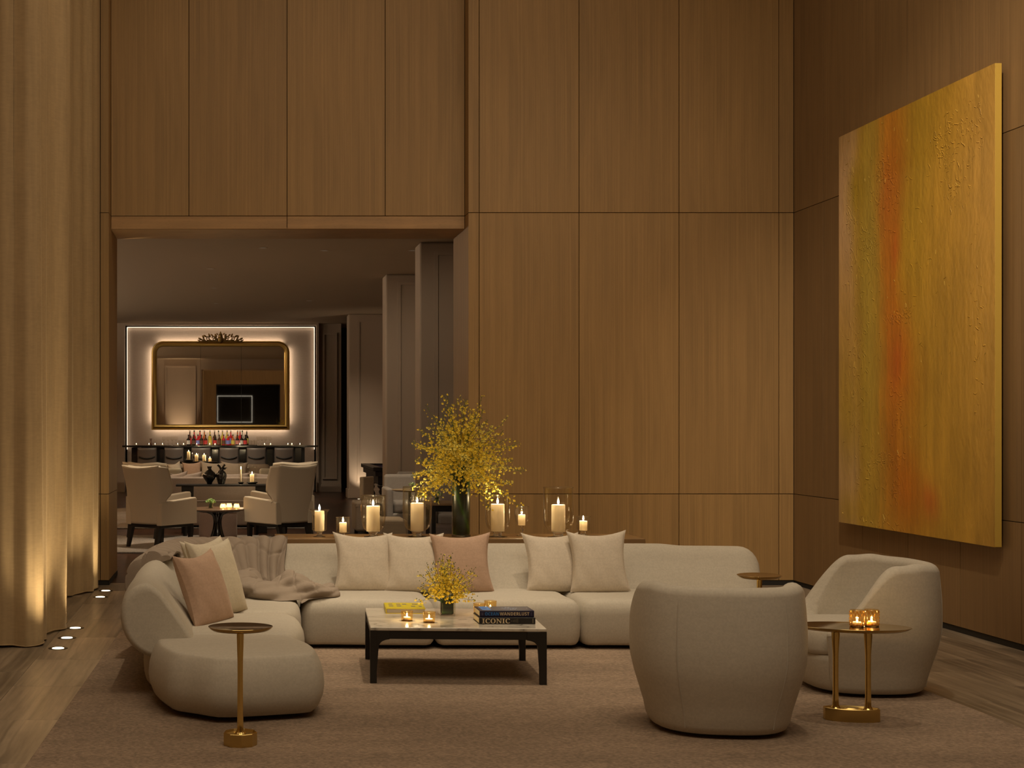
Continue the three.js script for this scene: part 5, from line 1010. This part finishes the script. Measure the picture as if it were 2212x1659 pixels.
{ // the bar
  const d = 32, Y = 1.13, b = thing('bar_counter', 'long black bar counter in front of the lit panel', 'bar', [0, 0, -d]);
  part('counter_top', rbox(at(685, d) - at(267, d), 0.04, 0.75, 0.004, (at(685, d) + at(267, d)) / 2, Y - 0.02, 0), blackGloss, b);
  part('bar_front', rbox(at(657, d) - at(287, d), Y - 0.05, 0.55, 0.004, (at(657, d) + at(287, d)) / 2, (Y - 0.05) / 2, 0), blackWood, b);
  for (const px of [293, 348, 405, 465, 524, 583, 643]) part('bar_fin', rbox(0.14, Y - 0.06, 0.02, 0.003, at(px, d), (Y - 0.06) / 2, 0.285), blackGloss, b);
  part('apron', rbox(3.4, 0.05, 0.02, 0.003, at(472, d), Y - 0.065, 0.29), blackWood, b);
  part('foot_rail', tube([[at(290, d), 0.2, 0.36], [at(470, d), 0.2, 0.36], [at(655, d), 0.2, 0.36]], 0.02, 20, 8), gold, b);
  const greyLeather = std(lin(0.13, 0.105, 0.09), 0.42), sd = 31.1;
  const s = thing('bar_stool', 'grey leather bar stool, 1st from the left at the bar', 'bar stool', [at(318.5, sd), 0, -sd], 0, 'grey leather stools along the bar');
  const bk = []; for (let j = 0; j <= 8; j++) { const y = 0.66 + 0.42 * j / 8, row = []; for (let i = 0; i <= 12; i++) { const u = -1 + i / 6; row.push([u * 0.205, y + 0.012 * u * u, 0.22 - 0.05 * u * u]); } for (let i = 12; i >= 0; i--) { const u = -1 + i / 6; row.push([u * 0.195, y + 0.012 * u * u, 0.17 - 0.05 * u * u]); } bk.push(row); }
  part('backrest', flipOut(skin(bk, true, true)), greyLeather, s);
  part('handle', tube([[-0.17, 0.90, 0.20], [-0.08, 0.865, 0.225], [0, 0.855, 0.232], [0.08, 0.865, 0.225], [0.17, 0.90, 0.20]], 0.016, 20, 6), blackWood, s);
  part('seat', rbox(0.42, 0.1, 0.42, 0.04, 0, 0.70, 0), greyLeather, s);
  for (const [x, z] of [[-.17, -.17], [.17, -.17], [-.17, .17], [.17, .17]]) part('leg', new THREE.CylinderGeometry(0.018, 0.013, 0.66, 10).translate(0, 0.33, 0), blackWood, s, [x, 0, z]);
  [376.5, 434.5, 495, 553.5, 613].forEach((px, i) => copy(s, [at(px, sd), 0, -sd], 0, `grey leather bar stool, ${['2nd', '3rd', '4th', '5th', '6th'][i]} from the left at the bar`));
  // bottles: [pixel column, body colour, label colour, words]
  const col = { black: [0.02, 0.014, 0.01], red: [0.55, 0.02, 0.03], blue: [0.12, 0.18, 0.62], yellow: [0.62, 0.48, 0.05], brown: [0.09, 0.03, 0.015], clear: [0.55, 0.5, 0.42], orange: [0.55, 0.14, 0.03], green: [0.02, 0.07, 0.03] };
  const lab = { white: [0.66, 0.62, 0.56], brown: [0.16, 0.08, 0.05], blue: [0.25, 0.3, 0.72], red: [0.62, 0.06, 0.06], yellow: [0.70, 0.58, 0.12], pink: [0.62, 0.25, 0.22] };
  const mats = {}; const cm = (k, t) => mats[k] ??= phys(lin(...t), 0.15, { clearcoat: 0.6 });
  const protoB = {};
  const ord = (n) => n + (n % 10 === 1 && n !== 11 ? 'st' : n % 10 === 2 && n !== 12 ? 'nd' : n % 10 === 3 && n !== 13 ? 'rd' : 'th');
  const bottle = (px, dd, h, r, body, label, cap, text, group) => {
    const key = body + label + cap + h + r;
    if (!protoB[key]) {
      const o = thing('bottle', text, 'bottle', [at(px, dd), Y, -dd], 0, group);
      part('glass_body', lathe([[0, 0], [r * 0.95, 0], [r, 0.006], [r, h * 0.52], [r * 0.85, h * 0.60], [r * 0.38, h * 0.68], [r * 0.32, h * 0.72], [r * 0.32, h * 0.90], [0, h * 0.90]], 16), cm(body, col[body]), o);
      part('label', lathe([[r + 0.0008, h * 0.10], [r + 0.0008, h * 0.46]], 16), cm('l' + label, lab[label]), o);
      part('cap', lathe([[0, h * 0.90], [r * 0.36, h * 0.90], [r * 0.36, h], [0, h]], 12), cm('c' + cap, col[cap]), o);
      protoB[key] = o; return;
    }
    copy(protoB[key], [at(px, dd), Y, -dd], 0, text, group);
  };
  [[407, 'black', 'white'], [418.5, 'black', 'brown'], [427.5, 'red', 'blue'], [435, 'black', 'brown'], [444, 'brown', 'red'], [454, 'yellow', 'yellow'], [464.5, 'black', 'red'], [473.5, 'brown', 'brown'], [483, 'red', 'brown'], [492.5, 'red', 'blue'], [503, 'orange', 'yellow'], [512.5, 'black', 'pink'], [522, 'black', 'white'], [530, 'black', 'red']]
    .forEach(([px, b, l], i) => bottle(px, 31.85, 0.235, 0.042, b, l, 'black', `${b === 'black' ? 'dark' : b} bottle with ${l} label, ${ord(i + 1)} from left in the bar's front row`, 'front row of bottles on the bar'));
  [[410, 'brown', 'red', 'clear'], [419.5, 'red', 'red', 'green'], [432, 'red', 'red', 'green'], [441.5, 'orange', 'red', 'clear'], [453.5, 'yellow', 'yellow', 'clear'], [463.5, 'brown', 'red', 'clear'], [472, 'clear', 'white', 'green'], [480.5, 'yellow', 'yellow', 'clear'], [490.5, 'yellow', 'blue', 'clear'], [498.5, 'red', 'blue', 'clear'], [513, 'orange', 'yellow', 'clear'], [518.5, 'red', 'red', 'clear'], [523.5, 'clear', 'white', 'green'], [533, 'black', 'yellow', 'clear']]
    .forEach(([px, b, l, c], i) => bottle(px, 32.15, 0.325, 0.042, b, l, c, `tall ${b} bottle, ${ord(i + 1)} from left in the bar's back row`, 'back row of bottles on the bar'));
  const bar = std(lin(0.12, 0.06, 0.04), 0.3);
  const fig = thing('dark_vase', 'small dark vase among tealights at the left of the bar', 'vase', [at(326, 31.9), Y, -31.9]); part('body', lathe([[0, 0], [0.03, 0], [0.038, 0.03], [0.02, 0.08], [0.018, 0.10], [0.034, 0.15], [0, 0.15]], 20), bar, fig);
  const gl = thing('stem_glass', 'stem glass, 1st from the left on the bar', 'glass', [at(354, 32.0), Y, -32.0], 0, 'stem glasses on the bar');
  part('glass_bowl', lathe([[0, 0.10], [0.03, 0.105], [0.045, 0.15], [0.04, 0.19]], 18), glassThin, gl); part('stem', lathe([[0, 0], [0.034, 0.001], [0.006, 0.012], [0.005, 0.09], [0.012, 0.102], [0, 0.103]], 14), glass, gl);
  [363, 372, 380, 558, 566, 574, 583].forEach((px, i) => copy(gl, [at(px, 32.0), Y, -32.0], 0, `stem glass, ${ord(i + 2)} from the left on the bar`));
  const tb = thing('tumbler', 'tumbler left of the bottles, first of two on the bar', 'glass', [at(389, 31.9), Y, -31.9], 0, 'tumblers on the bar');
  part('glass_wall', lathe([[0, 0.008], [0.036, 0.008], [0.04, 0.11]], 16), glassThin, tb); part('glass_base', lathe([[0, 0], [0.035, 0], [0.036, 0.008], [0, 0.008]], 16), glass, tb);
  [[399, 'tumbler left of the bottles, nearer to them'], [540.5, 'tumbler right of the bottles, 1st of three'], [546.5, 'tumbler right of the bottles, 2nd of three'], [552.5, 'tumbler right of the bottles, 3rd of three']].forEach(([px, l]) => copy(tb, [at(px, 31.9), Y, -31.9], 0, l));
  const tl = thing('tealight_candle', 'lit tealight on the bar, 1st from the left', 'candle', [at(294.5, 31.72), Y, -31.72], 0, 'tealights along the bar edge');
  part('glass_cup', lathe([[0, 0.002], [0.03, 0.002], [0.034, 0.05]], 14), glassThin, tl); part('wax', new THREE.CylinderGeometry(0.024, 0.024, 0.015, 14).translate(0, 0.011, 0), waxSolid, tl);
  const f = part('flame', flameGeo, flameMat, tl, [0, 0.02, 0]); f.scale.setScalar(0.9);
  [322, 335, 351, 384, 396.5, 425, 453, 464.5, 518, 571.5, 584.5, 622, 630.5, 648].forEach((px, i) => copy(tl, [at(px, 31.72), Y, -31.72], 0, `lit tealight on the bar, ${ord(i + 2)} from the left`));
}
{ // billiard table between the piers
  const t = thing('billiard_table', 'carved dark wood billiard table with violet cloth', 'billiard table', [2.365, 0, -24.9]);
  const wood = phys(lin(0.018, 0.012, 0.010), 0.3);
  const W = 1.4, L = 2.5, Y = 0.85;
  for (const [w, d, x, z] of [[0.15, L, 0.075, -L / 2], [0.15, L, W - 0.075, -L / 2], [W - 0.3, 0.15, W / 2, -0.075], [W - 0.3, 0.15, W / 2, -L + 0.075]]) part('cushion_rail', rbox(w, 0.07, d, 0.012, x, Y - 0.035, z), wood, t);
  part('cloth_bed', box(W - 0.28, 0.02, L - 0.28, W / 2, Y - 0.04, -L / 2), std(lin(0.03, 0.02, 0.14), 0.9), t);
  part('apron', merge([bx(0.04, W - 0.04, Y - 0.16, Y - 0.07, -L + 0.04, -0.04), bx(0.09, W - 0.09, Y - 0.30, Y - 0.16, -L + 0.09, -0.09)]), wood, t);
  const leg = lathe([[0, 0], [0.07, 0], [0.07, 0.04], [0.04, 0.06], [0.065, 0.11], [0.04, 0.16], [0.075, 0.23], [0.075, 0.3], [0.045, 0.36], [0.07, 0.42], [0.05, 0.46], [0.09, 0.50], [0.09, 0.56], [0, 0.56]], 18);
  for (const [x, z] of [[0.18, -0.2], [W - 0.18, -0.2], [0.18, -L + 0.2], [W - 0.18, -L + 0.2]]) part('leg', leg, wood, t, [x, 0, z]);
}
{ // seating in the bay on the right
  const grey = fabric(0.44, 0.39, 0.35), mauveG = fabric(0.34, 0.27, 0.24), tan = fabric(0.42, 0.32, 0.215);
  const seatg = (label, x, d, turn, mat) => { const c = thing('lounge_armchair', label, 'armchair', [x, 0, -d], turn, 'grey armchairs in the right bay');
    part('seat_cushion', rbox(0.56, 0.17, 0.6, 0.05, 0, 0.40, 0.03), mat, c); part('seat_base', rbox(0.72, 0.32, 0.7, 0.03, 0, 0.16, 0), mat, c); for (const s of [-1, 1]) part('arm', rbox(0.10, 0.56, 0.72, 0.035, s * 0.34, 0.40, 0), mat, c); part('backrest', rbox(0.72, 0.8, 0.13, 0.05, 0, 0.46, -0.32), mat, c); return c; };
  seatg('pale grey armchair beside the round table in the right bay', 2.53, 20.9, 0.0, grey);
  seatg('pale grey armchair with a pink cushion behind the right bay posy', at(912, 22.1), 22.1, 0.0, grey);
  seatg('pale grey armchair behind the table at the right jamb', at(985, 18.25), 18.25, 0.0, grey);
  const cu = 'cushions in the right bay';
  cushion('lounge_cushion', 'pink cushion on the farther grey armchair in the right bay', blush, 0.34, 0.34, 0.12, at(895, 22.1), 0.5, 22.12, 0.0, 0.2, 0, 31, cu);
  cushion('lounge_cushion', 'dark mauve cushion on the armchair by the right jamb', mauveG, 0.36, 0.34, 0.13, at(972, 18.25), 0.49, 18.28, 0.0, 0.25, 0, 32, cu);
  const rt = thing('round_side_table', 'round pale wood side table with a posy in the right bay', 'side table', [at(884, 20.3), 0, -20.25]);
  const ry = hi(1057, 20.25); part('table_top', lathe([[0, ry - 0.03], [0.2, ry - 0.03], [0.25, ry - 0.012], [0.25, ry], [0, ry]], 36), std(lin(0.40, 0.29, 0.17), 0.4), rt); part('stem', lathe([[0, 0], [0.16, 0], [0.16, 0.015], [0.025, 0.03], [0.02, ry - 0.03], [0, ry - 0.03]], 24), blackWood, rt);
  simplePlant('white and green posy on the round table in the right bay', at(891, 20.25), ry, 20.25, 0.05, whiteBloom);
  const d = 16.9, ty = hi(1087, d), t = thing('square_table', 'square wooden table with black legs by the right jamb', 'table', [at(932, d) + 0.34, 0, -d - 0.3]);
  part('table_top', rbox(0.7, 0.03, 0.62, 0.004, 0, ty - 0.015, 0), std(lin(0.36, 0.25, 0.14), 0.4), t); part('apron', rbox(0.64, 0.07, 0.56, 0.003, 0, ty - 0.066, 0), blackWood, t);
  for (const [x, z] of [[-.31, -.27], [.31, -.27], [-.31, .27], [.31, .27]]) part('leg', rbox(0.045, ty - 0.04, 0.045, 0.003, x, (ty - 0.04) / 2, z), blackWood, t);
  simplePlant('white flowering posy on the square table by the right jamb', at(943.5, d + 0.2), ty, d + 0.2, 0.066, whiteBloom);
  const block = (name, label, x0, x1, y, d0, d1, mat, feet) => { const o = thing(name, label, 'ottoman', [(x0 + x1) / 2, 0, -(d0 + d1) / 2]); const b0 = feet ? 0.05 : 0.01; part('cushion', rbox(x1 - x0, y - b0, d1 - d0, 0.035, 0, (y + b0) / 2, 0), mat, o); part('piping', rbox(x1 - x0 + 0.004, 0.012, d1 - d0 + 0.004, 0.005, 0, y - 0.06, 0), mat, o); if (feet) for (const sx of [-1, 1]) for (const sz of [-1, 1]) part('foot', rbox(0.07, 0.05, 0.07, 0.004, sx * ((x1 - x0) / 2 - 0.07), 0.025, sz * ((d1 - d0) / 2 - 0.07)), blackWood, o); return o; };
  block('ottoman', 'brown ottoman with black feet behind the medium hurricane', at(768, 20.7), at(812, 20.7), hi(1085, 20.7), 20.7, 21.4, fabric(0.27, 0.20, 0.14), true);
  block('ottoman', 'low tan bench seen between the two tall hurricanes', at(826, 18.8), at(880, 18.8), hi(1123, 18.8), 18.8, 19.5, tan, true);
  block('ottoman', 'mauve pleated stool under the square table by the jamb', at(941, 17.05), at(941, 17.05) + 0.46, 0.40, 17.0, 17.4, fabric(0.36, 0.30, 0.29), false);
  const sc = thing('slipper_chair', 'narrow tan chair back in front of the billiard table', 'chair', [at(795, 22.4), 0, -22.4], -0.5);
  part('backrest', rbox(0.07, 0.36, 0.42, 0.02, -0.02, 0.60, 0), tan, sc); part('seat', rbox(0.42, 0.1, 0.42, 0.03, 0.2, 0.42, 0), tan, sc); for (const [x, z] of [[0, -.18], [0, .18], [.38, -.18], [.38, .18]]) part('leg', rbox(0.03, 0.37, 0.03, 0.003, x, 0.185, z), blackWood, sc);
}
// fittings of the ceiling downlights: a trim ring and a dim lens just above each lamp
const OVER = ['over the marble table', 'over the left end of the sofa', 'over the right end of the sofa', 'over the console behind the sofa', 'over the two tub chairs', 'aimed at the panels above the opening', 'aimed at the middle oak panels', 'aimed at the right oak panels', 'aimed at the yellow canvas', 'over the left wing chairs', 'over the right wing chairs', 'over the mauve sofa', 'over the sand sofa', 'over the right bay', 'aimed at the far pier', 'aimed at the bar bottles', 'aimed at the nearest pier', 'aimed at the middle pier'];
spotList.filter(([, y]) => y > 3).forEach(([x, y, z], i) => {
  const o = thing('ceiling_downlight', 'small round recessed ceiling downlight ' + OVER[i], 'downlight', [x, y > 5 ? CEIL : DL, z]);
  part('trim_ring', lathe([[0.045, -0.002], [0.06, -0.003], [0.065, 0], [0.045, 0.0]], 20), plaster, o);
  part('lamp_lens', new THREE.CylinderGeometry(0.045, 0.045, 0.003, 16).translate(0, -0.0016, 0), std(lin(.4, .3, .2), 1, { emissive: WARM, emissiveIntensity: 0.05 }), o);
});
shade(scene);
renderer.render(scene, camera);
